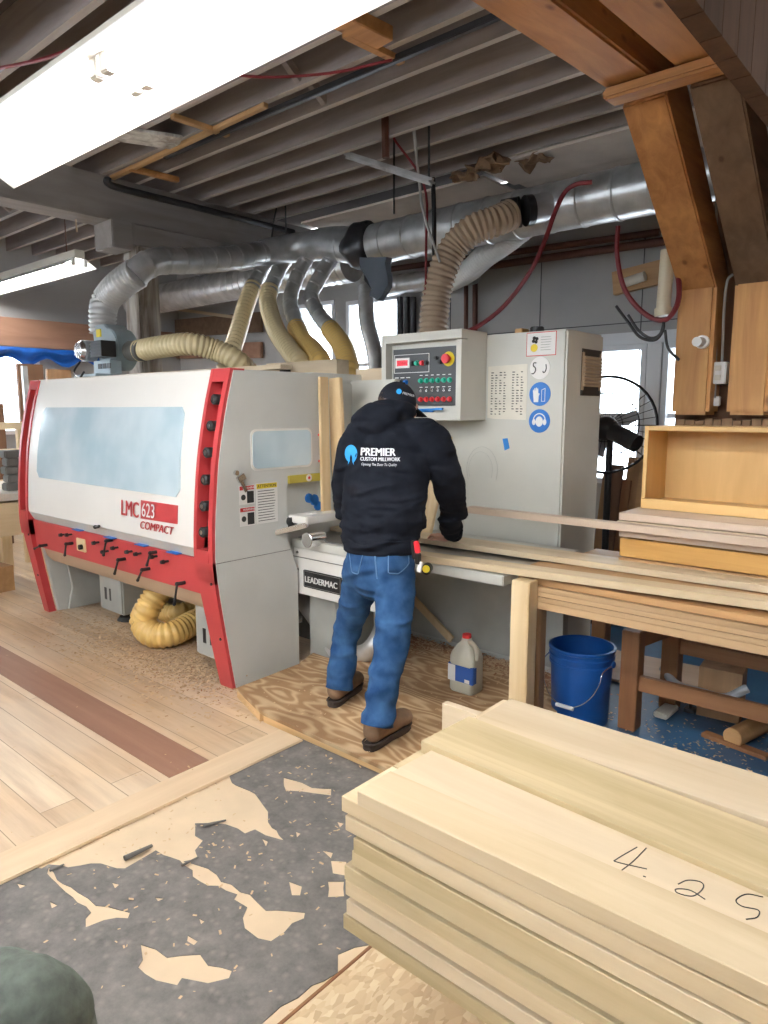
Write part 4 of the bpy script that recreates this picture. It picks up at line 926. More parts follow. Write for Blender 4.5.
# ------------------------------------------------------------------ blower on the machine
bl = thing('dust_blower', 'blue grey centrifugal dust blower on top of the white machine', 'blower', (-5.425,2.950,1.854))
hc = V((-5.406,2.950,2.028)); zt = 1.775; Rr = .165
bm = BM(); prof = [(hc.x+Rr*math.cos(t), hc.z+Rr*math.sin(t)) for t in [math.radians(-60+i*12) for i in range(21)]]+[(hc.x-Rr*1.0, hc.z+.02),(hc.x-Rr*1.0, hc.z+.20),(hc.x-Rr*1.0+.01,hc.z+.20)]
prismy(bm, [(hc.x+Rr*math.cos(math.radians(a)), hc.z+Rr*math.sin(math.radians(a))) for a in range(-180, 91, 12)]+[(hc.x-.03,hc.z+.20),(hc.x-.23,hc.z+.20),(hc.x-.21,hc.z)], 2.86, 3.04)
obj('blower_housing', bm, 'bluegrey', bl, .008)
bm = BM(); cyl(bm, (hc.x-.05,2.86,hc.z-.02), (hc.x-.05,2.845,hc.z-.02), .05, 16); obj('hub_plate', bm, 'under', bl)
m0 = V((-5.593,2.760,2.018)); 
bm = BM(); cyl(bm, (m0.x+.02,2.73,m0.z), (m0.x+.02,2.84,m0.z), .085, 24); mo = obj('motor', bm, 'motor', bl, .01)
bm = BM(); cyl(bm, (m0.x+.02,2.73,m0.z), (m0.x+.02,2.70,m0.z), .078, 24, .06)
for k in range(10): a = k*PI/5; beam(bm, (m0.x+.02+.02*math.cos(a),2.698,m0.z+.02*math.sin(a)), (m0.x+.02+.06*math.cos(a),2.698,m0.z+.06*math.sin(a)), .006, .008, (0,1,0))
obj('fan_cover', bm, 'chrome', mo)
bm = BM(); q = (-5.239,2.720,2.012); box(bm, q[0]-.09, q[0]+.08, 2.68, 2.80, q[2]-.06, q[2]+.06)
for k in range(5): box(bm, q[0]-.095, q[0]+.085, 2.675, 2.68, q[2]-.055+k*.024, q[2]-.045+k*.024)
obj('terminal_box', bm, 'black', mo, .004)
bm = BM(); box(bm, hc.x-.26, hc.x+.10, 2.70, 3.0, 1.78, 1.83); q = (-5.378,2.800,1.878); box(bm, q[0]-.15, q[0]+.11, 2.80, 2.90, 1.83, q[2]+.06); pd = obj('blower_base', bm, 'bluegrey', bl, .005)
bm = BM(); q = (-5.351,2.795,1.892)
for k in (-1,0,1): box(bm, q[0]+k*.07-.028, q[0]+k*.07+.028, 2.795, 2.80, q[2]-.02, q[2]+.02)
obj('base_slot', bm, 'black', pd)
bm = BM(); q = (-5.523,2.850,2.161); box(bm, q[0]-.035, q[0]+.035, 2.852, 2.86, q[2]-.03, q[2]+.03); obj('orange_label', bm, 'yellow', bl)
bm = BM(); tube(bm, [(-5.549,2.700,1.927), (-5.661,2.700,1.852), (-5.479,2.650,1.798), (-5.391,2.650,1.841)], .008, 8); obj('power_lead', bm, 'black', bl)

# ------------------------------------------------------------------ ducts and hoses
def D(nm, lab, cat, pts, r, mat, r2=None, pitch=.12, group=None, parent=None, amp=.02):
    bm = BM(); duct(bm, pts, r, pitch, 28, r2, amp); o = obj(nm, bm, mat, parent, ang=28)
    if parent is None: tag(o, lab, cat, group)
    return o
def FX(nm, lab, pts, r, mat, pitch=.034, amp=.11, r2=None, group=None, parent=None):
    bm = BM(); flex(bm, pts, r, pitch, amp, 22, r2); o = obj(nm, bm, mat, parent, ang=60)
    if parent is None: tag(o, lab, 'hose', group)
    return o
DY = 4.9
D('main_duct', 'largest galvanised duct crossing below the ceiling to the right', 'duct', [(.9,DY,3.02), (-1.2,DY,3.02), (-2.6,DY,3.02), (-4.55,DY,3.02)], .172, 'galv', pitch=.26, amp=.04)
D('manifold_duct', 'galvanised duct section feeding the four machine branches', 'duct', [(-4.50,DY,3.02), (-4.888,4.850,3.091), (-5.251,4.750,3.091), (-5.396,4.450,3.017)], .168, 'galvd', r2=.115, pitch=.45)
D('elbow_duct', 'narrow galvanised duct and elbow crossing in front of the white post', 'duct', [(-5.379,4.460,3.016), (-5.299,3.950,2.872), (-5.242,3.500,2.779), (-5.218,3.250,2.738), (-5.228,3.120,2.681), (-5.264,3.050,2.607)], .105, 'galvd', pitch=.16, amp=.05)
FX('blower_hose', 'pale grey corrugated hose rising from the blower outlet', [(-5.249,3.060,2.622), (-5.412,3.000,2.540), (-5.631,3.000,2.454), (-5.634,2.960,2.338), (-5.634,2.950,2.169)], .108, 'flexgrey', r2=.098)
bm = BM(); sweep(bm, [V((-4.62,DY,3.02)), V((-4.53,DY,3.02)), V((-4.42,DY,3.02)), V((-4.36,DY,3.02))], lambda i, n: (.175,.21,.20,.178)[i], 24)
for v in bm.verts: v.co += V((noise.noise(v.co*9), noise.noise(v.co*9+V((3,0,0))), noise.noise(v.co*9+V((0,5,0)))))*.035
tag(obj('tape_wrap', bm, 'ducttape', None, ang=80), 'crumpled black tape wrapped around the big duct joint', 'tape')
bm = BM(); 
a = [(-4.383,4.680,2.870), (-4.051,4.660,2.839), (-3.983,4.620,2.589), (-4.066,4.600,2.465), (-4.146,4.600,2.514), (-4.222,4.620,2.657)]
prism(bm, a, lambda *p: p, lambda *p: (p[0], p[1]+.07, p[2]))
bmesh.ops.subdivide_edges(bm, edges=bm.edges[:], cuts=3, use_grid_fill=True)
for v in bm.verts: v.co += V((0, noise.noise(v.co*12)*.06, noise.noise(v.co*9)*.02))
tag(obj('hanging_cloth', bm, 'cloth_grey', None, ang=60), 'slate blue cloth bag hanging from the duct joint', 'cloth')
def branch(lab, metal, hose, rm, rh, mat):
    t = thing('branch_hose', lab, 'hose', metal[0], 'branch hoses from the manifold duct to the machine')
    bm = BM(); duct(bm, metal, rm, .12, 24, rm, .06); obj('metal_pipe', bm, 'galv', t, ang=28)
    bm = BM(); flex(bm, hose, rh, .046, .17, 22); obj('flexible_hose', bm, mat, t, ang=60)
    bm = BM(); p = V(metal[-1]); d = (V(hose[1])-V(hose[0])).normalized(); cyl(bm, p-d*.03, p+d*.04, rh*1.12, 24); obj('hose_clamp', bm, 'galvd', t)
branch('first cream branch hose from the left, leaning down toward the left', [(-5.519,4.650,3.019), (-5.584,4.600,2.907), (-5.589,4.500,2.744)], [(-5.589,4.500,2.753), (-5.530,4.350,2.543), (-5.405,4.150,2.266), (-5.287,3.950,1.996), (-5.303,3.900,1.817), tuple(V((-5.303,3.900,1.817))-V((0,0,.5))), tuple(V((-5.303,3.900,1.817))-V((0,0,1.6)))], .070, .072, 'flexcream')
branch('second branch hose from the left, cream and bowing right', [(-5.319,4.720,3.031), (-5.389,4.650,2.890), (-5.351,4.500,2.681)], [(-5.351,4.500,2.699), (-5.266,4.400,2.541), (-4.925,4.200,2.254), (-4.506,4.000,2.028), (-4.253,3.900,1.851), tuple(V((-4.253,3.900,1.851))-V((0,0,.5))), tuple(V((-4.253,3.900,1.851))-V((0,0,1.6)))], .070, .072, 'flexcream')
branch('third branch hose from the left, with long metal elbow and amber end', [(-5.138,4.800,3.009), (-5.188,4.700,2.808), (-5.182,4.600,2.583), (-4.963,4.450,2.384), (-4.869,4.400,2.284)], [(-4.882,4.400,2.294), (-4.629,4.250,2.143), (-4.333,4.100,2.025), (-4.075,3.950,1.847), tuple(V((-4.075,3.950,1.847))-V((0,0,.5))), tuple(V((-4.075,3.950,1.847))-V((0,0,1.6)))], .070, .072, 'flexyellow')
branch('rightmost branch hose, S shaped metal pipe with amber end', [(-4.863,4.850,2.962), (-4.925,4.750,2.783), (-4.945,4.650,2.601), (-4.762,4.550,2.430), (-4.433,4.400,2.235)], [(-4.445,4.400,2.244), (-4.167,4.250,2.090), (-3.954,4.100,1.943), (-3.838,4.000,1.795), tuple(V((-3.838,4.000,1.795))-V((0,0,.5))), tuple(V((-3.838,4.000,1.795))-V((0,0,1.6)))], .070, .072, 'flexyellow')
D('spiral_duct', 'spiral galvanised duct running behind the white post', 'duct', [(-9.481,5.300,3.004), (-8.797,5.300,3.006), (-6.437,5.300,3.016), (-5.032,5.300,2.997)], .175, 'galv', pitch=.11, amp=.035)
D('wall_duct', 'slim dull duct along the back wall under the big duct', 'duct', [(-5.269,5.750,2.826), (-4.847,5.750,2.831), (-4.367,5.750,2.825), (-3.859,5.750,2.830)], .10, 'galvd', pitch=.2)
D('drop_duct', 'thin galvanised duct dropping in front of the left windows', 'duct', [(-5.191,5.680,2.840), (-5.123,5.620,2.489), (-5.007,5.600,2.172), (-4.966,5.600,1.861), (-4.953,5.600,1.020), (-4.955,5.600,-0.070)], .085, 'galvd', pitch=.2)
FX('inlet_hose', 'cream corrugated hose running right from the blower over the machine', [(-5.102,2.950,2.004), (-4.869,3.000,2.024), (-4.621,3.100,2.038), (-4.519,3.250,1.998), (-4.398,3.350,1.924), (-4.424,3.500,1.826)], .076, 'flexcream')
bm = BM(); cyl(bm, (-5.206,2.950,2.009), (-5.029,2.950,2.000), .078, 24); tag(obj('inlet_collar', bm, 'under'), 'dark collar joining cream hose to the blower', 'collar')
FX('cabinet_hose', 'tan corrugated hose curving from the big duct down behind the control cabinet', [(-2.790,4.620,2.951), (-2.848,4.500,2.889), (-2.968,4.400,2.835), (-3.097,4.350,2.729), (-3.166,4.300,2.563), (-3.212,4.280,2.352), (-3.214,4.250,2.098), (-3.229,4.250,1.830), (-3.221,4.250,1.173), (-3.212,4.250,0.399), (-3.208,4.250,0.096)], .098, 'flextan', pitch=.038, amp=.11)
bm = BM(); cyl(bm, (-2.866,4.620,2.957), (-2.748,4.660,2.965), .106, 24); cyl(bm, (-2.707,4.660,2.965), (-2.674,4.700,2.974), .106, 24); tag(obj('black_tape_band', bm, 'ducttape'), 'two black tape bands where the tan hose meets the big duct', 'tape')
bm = BM(); cyl(bm, (-2.674,4.700,2.974), (-2.585,4.800,3.006), .10, 24); tag(obj('duct_stub', bm, 'galvd'), 'short metal stub beside the black tape bands', 'duct')
FX('silver_hose', 'pale silver flexible hose behind the tan corrugated hose', [(-2.902,5.000,2.972), (-3.170,5.150,2.912), (-3.458,5.300,2.858), (-3.712,5.450,2.796), (-4.060,5.660,2.768)], .105, 'flexwhite', pitch=.04, amp=.06, r2=.09)
# loops below the machine
FX('floor_hose', 'amber corrugated hose loop under the machine, larger front loop', [(-4.231,2.620,0.414), (-4.109,2.450,0.361), (-4.116,2.360,0.256), (-4.153,2.340,0.157), (-4.048,2.340,0.097), (-3.963,2.420,0.096), (-3.974,2.620,0.128), (-3.998,2.800,0.153)], .078, 'flexyellow', pitch=.03)
FX('floor_hose', 'darker amber hose behind the front hose loop under the machine', [(-4.761,2.750,0.112), (-4.475,2.700,0.083), (-4.278,2.700,0.122), (-4.252,2.850,0.123)], .062, 'flexyellow', pitch=.03)
D('floor_duct', 'short galvanised elbow lying under the machine beside the amber hose', 'duct', [(-5.209,2.750,0.130), (-4.996,2.700,0.120), (-4.885,2.720,0.095), (-4.851,2.800,0.053)], .062, 'galvd', pitch=.1)
D('bed_duct', 'galvanised pipe slanting down under the name plate', 'duct', [(-3.295,2.980,0.343), (-3.116,2.950,0.239), (-2.963,2.920,0.117), (-2.877,2.920,0.073), (-2.788,2.950,0.074)], .060, 'galv', pitch=.2)
D('bed_duct', 'bent galvanised pipe seen between the legs of the person', 'duct', [(-2.841,2.970,0.049), (-2.718,2.980,0.114), (-2.655,3.000,0.191), (-2.679,3.100,0.279), (-2.716,3.200,0.389)], .060, 'galv', pitch=.12)
# hangers
def wires(nm, lab, cat, ps, r, mat, group=None):
    bm = BM()
    for p in ps: tube(bm, p, r, 6, 6)
    return tag(obj(nm, bm, mat), lab, cat, group)
wires('duct_hanger', 'thin rusty wire hanger looped around the manifold duct', 'wire', [[(-5.339,4.700,4.002), (-5.408,4.700,3.639), (-5.597,4.750,3.330)], [(-5.353,4.700,4.005), (-5.336,4.700,3.625), (-5.391,4.750,3.241)], [(-5.523,4.700,3.309), (-5.440,4.600,3.121), (-5.417,4.600,2.961)]], .008, 'darkpipe')
wires('hanging_chain', 'speckled black rope hanging down in front of the big duct', 'chain', [[(-3.233,4.000,3.734), (-3.214,4.000,3.513), (-3.237,4.100,3.153), (-3.190,4.100,2.910), (-3.120,4.200,2.597)]], .011, 'cordgrey')
wires('dangling_wire', 'maroon cord dropping straight from the ceiling bracket to the cabinet', 'cord', [[(-3.440,4.000,3.960), (-3.477,4.000,3.711), (-3.488,4.100,3.510), (-3.270,4.200,3.149), (-3.247,4.200,2.698), (-3.250,4.200,2.133), (-3.239,4.200,1.974)]], .009, 'cordred')
wires('dangling_wire', 'black rod hanging from the bracket past the big duct', 'cord', [[(-3.266,4.300,3.219), (-3.253,4.300,2.960), (-3.249,4.300,2.644)]], .018, 'black')
wires('dangling_wire', 'thin black wire hanging from the bracket left of the cords', 'cord', [[(-3.553,4.200,3.553), (-3.553,4.200,3.239), (-3.552,4.200,2.999)]], .008, 'cordblack')
wires('ceiling_conduit', 'black vertical conduit dropping from the joists to the metal bracket', 'conduit', [[(-3.381,3.900,3.876), (-3.381,3.900,3.590), (-3.372,3.900,3.278)]], .028, 'pipe')
wires('power_hose', 'long maroon air hose drooping from the big duct to the cabinet top', 'hose', [[(-2.199,4.650,3.058), (-2.292,4.620,3.057), (-2.368,4.600,3.016), (-2.411,4.550,2.884), (-2.453,4.500,2.700), (-2.533,4.450,2.492), (-2.696,4.400,2.281), (-2.836,4.300,2.146), (-2.954,4.200,2.077)]], .016, 'cordred')
wires('power_hose', 'maroon hose loop hanging left of the orange post', 'hose', [[(-1.940,4.500,2.707), (-1.937,4.500,2.530), (-1.874,4.500,2.307), (-1.737,4.500,2.147), (-1.610,4.500,2.100), (-1.526,4.450,2.176), (-1.521,4.450,2.292), (-1.570,4.500,2.439)]], .016, 'cordred')
wires('wall_cable', 'pair of dark cables with bare ends hanging below the ivory tube', 'cable', [[(-1.928,4.500,2.213), (-1.844,4.500,2.106), (-1.761,4.500,2.007), (-1.665,4.500,1.983), (-1.619,4.500,2.040), (-1.623,4.500,2.113)], [(-1.846,4.500,2.150), (-1.776,4.500,2.052), (-1.697,4.500,1.997), (-1.636,4.500,2.017), (-1.611,4.500,2.112)], [(-1.607,4.500,2.039), (-1.582,4.500,1.929), (-1.512,4.500,1.853)]], .009, 'cordblack')
bm = BM(); cyl(bm, (-1.616,4.500,2.515), (-1.626,4.500,2.155), .042, 18); cyl(bm, (-1.627,4.500,2.173), (-1.624,4.500,2.125), .05, 18); tag(obj('ivory_tube', bm, 'pvc'), 'ivory plastic tube hanging left of the orange brace', 'tube')
bm = BM(); beam(bm, (-2.585,5.970,2.615), (-2.183,5.970,2.664), .06, .19); o = tag(obj('wall_board', bm, 'tan'), 'brown board fixed on the grey wall behind ivory tube', 'board')
bm = BM(); cyl(bm, (-2.468,5.900,2.600), (-2.294,5.900,2.636), .04, 14); tag(obj('paper_roll', bm, 'paper'), 'small white roll held against the brown wall board', 'roll')
for (a, b, r, lab) in (((-5.129,5.900,3.037), (-2.191,5.900,2.964), .03, 'upper rust brown pipe along the grey wall top'), ((-5.129,5.900,2.923), (-2.147,5.900,2.888), .035, 'lower rust brown pipe along the grey wall top')):
    bm = BM(); cyl(bm, a, b, r, 12); tag(obj('wall_pipe', bm, 'pipe'), lab, 'pipe')
for (a, b, r, lab) in (((-4.077,5.920,2.776), (-4.064,5.920,2.140), .022, 'left one of two brown wall pipes, above the control box'), ((-3.972,5.920,2.840), (-3.957,5.920,2.135), .026, 'right one of two brown wall pipes, above the cabinet'), ((-4.904,5.900,2.734), (-4.901,5.900,2.080), .035, 'leftmost upright pipe beside the bright window'), ((-4.808,5.900,2.724), (-4.804,5.900,2.075), .03, 'middle upright pipe beside the bright window'), ((-4.728,5.900,2.716), (-4.723,5.900,2.072), .035, 'third upright pipe, nearest the tan hose')):
    bm = BM(); cyl(bm, a, b, r, 12); tag(obj('wall_pipe', bm, 'pipe' if a[0] > -4.6 else 'darkpipe'), lab, 'pipe')
# ceiling clutter
def bar(nm, lab, cat, a, b, w, h, mat, up=(0,0,1)):
    bm = BM(); beam(bm, a, b, w, h, up); return tag(obj(nm, bm, mat, None, .004), lab, cat)
bar('ceiling_pipe', 'grey pipe running between joists above the first light', 'pipe', (-4.358,3.074,3.520), (-2.700,3.106,3.520), .05, .05, 'galvd')
bar('ceiling_conduit', 'dark blue conduit running along a joist bottom', 'conduit', (-4.856,3.105,3.410), (-1.970,3.108,3.410), .035, .035, 'darkpipe')
bar('lath_strip', 'bare tan lath strip nailed along a joist left of the bracket', 'lath', (-5.634,3.103,3.420), (-3.608,3.035,3.420), .04, .03, 'tan')
bar('lath_strip', 'short tan lath crossing two joists under the ceiling', 'lath', (-4.192,2.745,3.420), (-4.179,3.173,3.420), .05, .03, 'tan')
bar('lath_strip', 'orange brown lath just above the grey beam', 'lath', (-5.303,3.075,3.420), (-5.272,3.484,3.420), .05, .04, 'timberx')
bar('ceiling_cleat', 'orange brown timber cleat crossing joists at picture top centre', 'timber', (-2.560,2.366,3.400), (-2.506,2.891,3.400), .12, .07, 'timberx')
bar('ceiling_cleat', 'thin orange lath lying alongside the cleat below the joists', 'timber', (-2.660,2.761,3.420), (-2.626,3.170,3.420), .05, .03, 'timberx')
bar('ceiling_patch', 'whitewashed plank patch crossing joists beside the light', 'plank', (-4.798,2.537,3.425), (-4.568,3.047,3.425), .26, .02, 'oldpost')
bm = BM()
a, b = V((-3.842,4.000,3.427)), V((-3.046,4.000,3.078))
beam(bm, a, b, .07, .015); beam(bm, a+V((0,0,.0)), b, .02, .05); 
for t in (.1,.3,.5,.7,.9): p = a.lerp(b, t); cyl(bm, p+V((0,0,-.012)), p+V((0,0,-.02)), .018, 8)
tag(obj('metal_bracket', bm, 'galv'), 'perforated steel channel hanging under the joists near picture centre', 'bracket')
wires('bracket_hanger', 'threaded rods holding the perforated steel channel', 'rod', [[(-3.809,4.000,3.607), (-3.811,4.000,3.414)], [(-3.076,4.000,3.478), (-3.072,4.000,3.090)]], .009, 'darkpipe')
wires('red_wire', 'short red wire sagging at the upper left picture corner', 'wire', [[(-3.449,1.400,3.034), (-3.060,1.400,2.950), (-2.709,1.400,2.893)]], .008, 'cordred')
wires('red_wire', 'red wire sagging along the joists right of the long light', 'wire', [[(-3.459,2.432,3.380), (-3.273,2.716,3.380), (-2.947,2.938,3.380), (-2.596,3.051,3.380)]], .008, 'cordred')

# ------------------------------------------------------------------ fluorescent fixtures
def fixture(lab, x0, x1, yc, z, joint=None, wdt=.30, cord=None):
    t = thing('fluorescent_light', lab, 'ceiling light', ((x0+x1)/2, yc, z))
    bm = BM(); box(bm, x0, x1, yc-.045, yc+.045, z+.038, z+.11); obj('channel', bm, 'channel', t, .005)
    bm = BM(); h = wdt/2
    sec = [(yc-h,z-.035),(yc-h,z-.03),(yc-.05,z+.036),(yc+.05,z+.036),(yc+h,z-.03),(yc+h,z-.035),(yc+.052,z+.030),(yc-.052,z+.030)]
    prismx(bm, sec, x0, x1); obj('reflector', bm, 'reflector', t)
    segs = [(x0, joint), (joint, x1)] if joint else [(x0, x1)]
    for a, b in segs:
        for dy in (-.055, .055):
            bm = BM(); cyl(bm, (a+.05,yc+dy,z-.012), (b-.05,yc+dy,z-.012), .0125, 12); obj('fluorescent_tube', bm, 'tube', t)
            for e in (a+.03, b-.03):
                bm = BM(); box(bm, e-.02, e+.02, yc+dy-.016, yc+dy+.016, z-.03, z+.034); obj('lamp_holder', bm, 'white', t, .004)
    for xx in (x0+.25, x1-.25):
        bm = BM(); cyl(bm, (xx,yc,z+.10), (xx,yc,3.44), .005, 6); obj('hanging_cord', bm, 'pipe', t)
    return t
f1 = fixture('long bright double fluorescent light filling the upper left of the view', -3.02, -.2, 1.075, 2.45, -1.87, .34)
fixture('small fluorescent light hanging farther away at the left edge', -9.0, -6.35, 3.15, 2.86)
wires('pull_string', 'tan pull string hanging between the two lights', 'string', [[(-5.853,2.900,3.918), (-5.896,2.900,3.603), (-5.899,2.900,3.333), (-5.874,2.900,3.001)]], .007, 'flextan')
bm = BM(); a = V((-4.120,1.500,2.946)); cyl(bm, a, (-2.884,1.500,2.942), .035, 14); cyl(bm, a, (a.x,a.y,3.46), .02, 10); tag(obj('light_conduit', bm, 'channel'), 'cream conduit running beside the long bright light', 'conduit')
# unseen fill lights added behind and right of the camera
for i, (x0, x1, y, z) in enumerate(((-.2, 2.4, 3.9, 3.2), (-5.5,-3.1,-1.2,2.9), (-2.2,.4,-1.2,2.9))):
    fixture(['fluorescent light above the outfeed side, beyond the right picture edge', 'fluorescent light behind the photographer at left', 'fluorescent light behind the photographer at right'][i], x0, x1, y, z)
# ------------------------------------------------------------------ boards, tables, small things
def board(lab, c, size, mat='poplar', rz=0, ry=0, rx=0, group=None, nm='board', bev=.0015):
    """board with its own origin; grain along its length"""
    bm = BM(); hx, hy, hz = [s/2 for s in size]; box(bm, -hx, hx, -hy, hy, -hz, hz)
    bmesh.ops.recalc_face_normals(bm, faces=bm.faces)
    bmesh.ops.bevel(bm, geom=bm.edges[:], offset=bev, segments=1, affect='EDGES')
    me = bpy.data.meshes.new(nm); bm.to_mesh(me); bm.free()
    o = bpy.data.objects.new(nm, me); C.objects.link(o); me.materials.append(M[mat]); o.location = c; o.rotation_euler = (rx, ry, rz); o['o_'] = tuple(c)
    return tag(o, lab, 'board', group)
# --- big stack in front: 8 layers of boards on a low cart
TOPZ = .70; TH = .0385; Xl = -1.05; XR = 1.35; Yf = 1.10
cz = TOPZ-.036-8*(TH+.0048)-.001
ordn = ['topmost', 'second', 'third', 'fourth', 'fifth', 'sixth', 'seventh', 'eighth']
rows_w = [.185, .185, .185, .17]
for k in range(8):
    z = TOPZ-TH/2-.036-(k)*(TH+.0048)-.001
    sh = random.uniform(-.022, .012)+(.0 if k else -.02)
    y = Yf+random.uniform(-.008, .008)-.022
    for r, w in enumerate(rows_w):
        L = XR-Xl+random.uniform(-.01, .01); dx = sh+random.uniform(-.008, .008)
        lab = ('%s full layer board on the near face of the big board stack' % ordn[k]) if r == 0 else ('%s layer board of the big stack, hidden in row %s behind the near face' % (ordn[k], ['', 'two', 'three', 'four'][r]))
        if k == 0 and r: lab = 'top layer board of the big stack, %s from the near edge' % ['', 'second', 'third', 'fourth'][r]
        mt = ['poplar', 'poplar_g', 'pale', 'poplar'][(k*3+r) % 4] if k not in (2, 4) else 'poplar_g'
        board(lab, ((Xl+XR)/2+dx, y+w/2, z), (L, w-.003, TH-.001), mt, 0, 0, 0, 'boards in the big stack')
        y += w
bt = TOPZ-.036+TH*0+.018
# loose boards on top
def edge_board(lab, p0, p1, w, mat, zt, th=.034, L=None):
    p0, p1 = V(p0), V(p1); d = (p1-p0); d.z = 0; d.normalize(); n = V((-d.y, d.x, 0)); L = L or 2.3
    c = p0+d*(L/2)+n*(w/2); c.z = zt-th/2
    return board(lab, c, (L, w, th), mat, math.atan2(d.y, d.x), group='loose boards on top of the big stack')
edge_board('loose near board on top of the big stack, its whole long face toward viewer', (-1.011,1.070,0.700), (-0.179,1.080,0.700), .118, 'poplar', .70)
lb = edge_board('wide pale board written 4.25 in pencil on the big stack', (-1.019,1.198,0.690), (-0.196,1.158,0.690), .15, 'pale', .6905, .024)
edge_board('greenish loose board between the pencilled board and the farthest one', (-1.047,1.350,0.700), (-0.229,1.307,0.700), .205, 'poplar_g', .704)
edge_board('farthest loose board on top of the big stack, next to the table leg', (-1.018,1.547,0.700), (-0.284,1.552,0.700), .20, 'pale', .698)
board('pale plank standing on edge behind the big stack, its end sticking out', (-.18,1.845,cz+.125), (2.30,.03,.25), 'pale', 0)
# pencil writing
zt = .6912
def pencil(segs, nm, lab):
    bm = BM()
    for s in segs: tube(bm, s, .0011, 5, 6)
    return obj(nm, bm, 'cab_dark', lb, label=lab)
bm = BM()
S = [[(-0.460,1.295,0.691), (-0.475,1.233,0.691), (-0.471,1.224,0.691), (-0.420,1.241,0.691)], [(-0.445,1.304,0.691), (-0.449,1.243,0.691), (-0.459,1.180,0.691)], [(-0.418,1.216,0.691), (-0.413,1.217,0.691)],
     [(-0.361,1.236,0.691), (-0.351,1.259,0.691), (-0.331,1.269,0.691), (-0.323,1.254,0.691), (-0.330,1.221,0.691), (-0.353,1.211,0.691), (-0.359,1.220,0.691), (-0.339,1.233,0.691), (-0.311,1.226,0.691)],
     [(-0.235,1.300,0.691), (-0.259,1.289,0.691), (-0.269,1.260,0.691), (-0.257,1.250,0.691), (-0.233,1.258,0.691), (-0.230,1.238,0.691), (-0.243,1.220,0.691)]]
for s in S: tube(bm, s, .0012, 5, 6)
# the pencilled board is rotated: bring the marks into its frame
bmesh.ops.recalc_face_normals(bm, faces=bm.faces); me = bpy.data.meshes.new('pencil_marks'); bm.to_mesh(me); bm.free()
bpy.context.view_layer.update(); me.transform(lb.matrix_world.inverted()); o = bpy.data.objects.new('pencil_marks', me); C.objects.link(o); me.materials.append(M['ink']); o.parent = lb
# cart under the stack
ct = thing('lumber_cart', 'low wooden cart under the big stack of boards', 'cart', (.15, 1.45, 0))
for x in (-.35, 1.0):
    bm = BM(); box(bm, x-.045, x+.045, 1.12, 1.92, cz-.09, cz); obj('crossbar', bm, 'legwood', ct, .004)
    for y in (1.20, 1.72):
        bm = BM(); box(bm, x-.04, x+.04, y-.04, y+.04, .0, cz-.09); obj('leg', bm, 'legwood', ct, .004)
bm = BM(); box(bm, -.31, .96, 1.42, 1.50, .10, .18); obj('stretcher', bm, 'railwood', ct, .004)

# --- outfeed table
tb = thing('outfeed_table', 'wooden outfeed table with pale front leg and stained apron', 'table', (-.4, 3.1, 0))
bm = BM(); box(bm, -1.645, 1.5, 2.86, 3.72, .745, .775); obj('tabletop', bm, 'tan', tb, .003)
for k in range(4):
    z1 = .742-k*.024; bm = BM(); prismx(bm, [(2.845+.003*(k%2), z1-.0225), (2.845+.003*(k%2), z1), (2.875, z1), (2.875, z1-.0225)], -1.60+.01*k, 1.45) if k < 3 else prismx(bm, [(2.848, .635), (2.848, z1), (2.875, z1), (2.875, .635)], -1.60, 1.45)
    obj('apron_board', bm, 'apron', tb, .002)
bm = BM(); box(bm, -1.622, -1.53, 2.76, 2.845, 0, .775); obj('leg', bm, 'pale_z', tb, .004, label='pale square front leg')
bm = BM(); box(bm, -1.60, -1.54, 2.90, 2.96, 0, .745); obj('leg', bm, 'lumberz', tb, .004, label='reddish leg behind the pale one')
for x, y in ((1.3, 2.85), (1.3, 3.6), (-1.55, 3.62)):
    bm = BM(); box(bm, x-.04, x+.04, y-.04, y+.04, 0, .745); obj('leg', bm, 'legwood', tb, .004)
# boards on the outfeed table
def eb(lab, p0, p1, w, mat, zt, th, L, grp='boards lying on the outfeed table', wend=None):
    p0, p1 = V(p0), V(p1); d = (p1-p0); d.z = 0; d.normalize(); n = V((-d.y, d.x, 0)); c = p0+d*(L/2)+n*(w/2); c.z = zt-th/2
    return board(lab, c, (L, w, th), mat, math.atan2(d.y, d.x), group=grp)
eb('pale board nearest the viewer on the outfeed table, its end jutting past the leg', (-2.186,2.724,0.825), (-0.595,2.917,0.825), .10, 'poplar', .825, .034, 2.6)
eb('brown stained board lying between two pale ones on the outfeed table', (-1.66,2.975,.79), (-.3,3.03,.79), .13, 'tan', .800, .022, 2.6)
eb('long pale board being fed from the machine bed, under the hand', (-3.0,3.06,.8), (0,3.18,.8), .13, 'poplar', .832, .030, 3.6)
eb('thin pale board behind the fed board along the table', (-2.55,3.24,.8), (0,3.36,.8), .07, 'pale', .818, .022, 3.3)
# orange block + stack to the right
bm = BM()
a = V((-1.374,3.320,0.852))
gb = thing('amber_drawer', 'amber varnished shallow drawer lying under the pale boards at right', 'drawer', (-.55, 3.55, .80))
bm = BM(); box(bm, -1.352, .35, 3.33, 3.35, .835, .925); obj('front_panel', bm, 'amber', gb, .003)
bm = BM(); box(bm, -1.352, -1.33, 3.35, 3.75, .835, .925); obj('side_panel', bm, 'amber', gb, .003)
bm = BM(); box(bm, .33, .35, 3.35, 3.75, .835, .925); obj('side_panel', bm, 'amber', gb, .003)
bm = BM(); box(bm, -1.352, .35, 3.73, 3.75, .835, .925); obj('back_panel', bm, 'amber', gb, .003)
bm = BM(); box(bm, -1.33, .33, 3.35, 3.73, .835, .845); obj('bottom_panel', bm, 'tan', gb)
board('thin dark batten under the amber drawer, right on the table', (-.45,3.50,.808), (1.8,.36,.045), 'tan', 0)
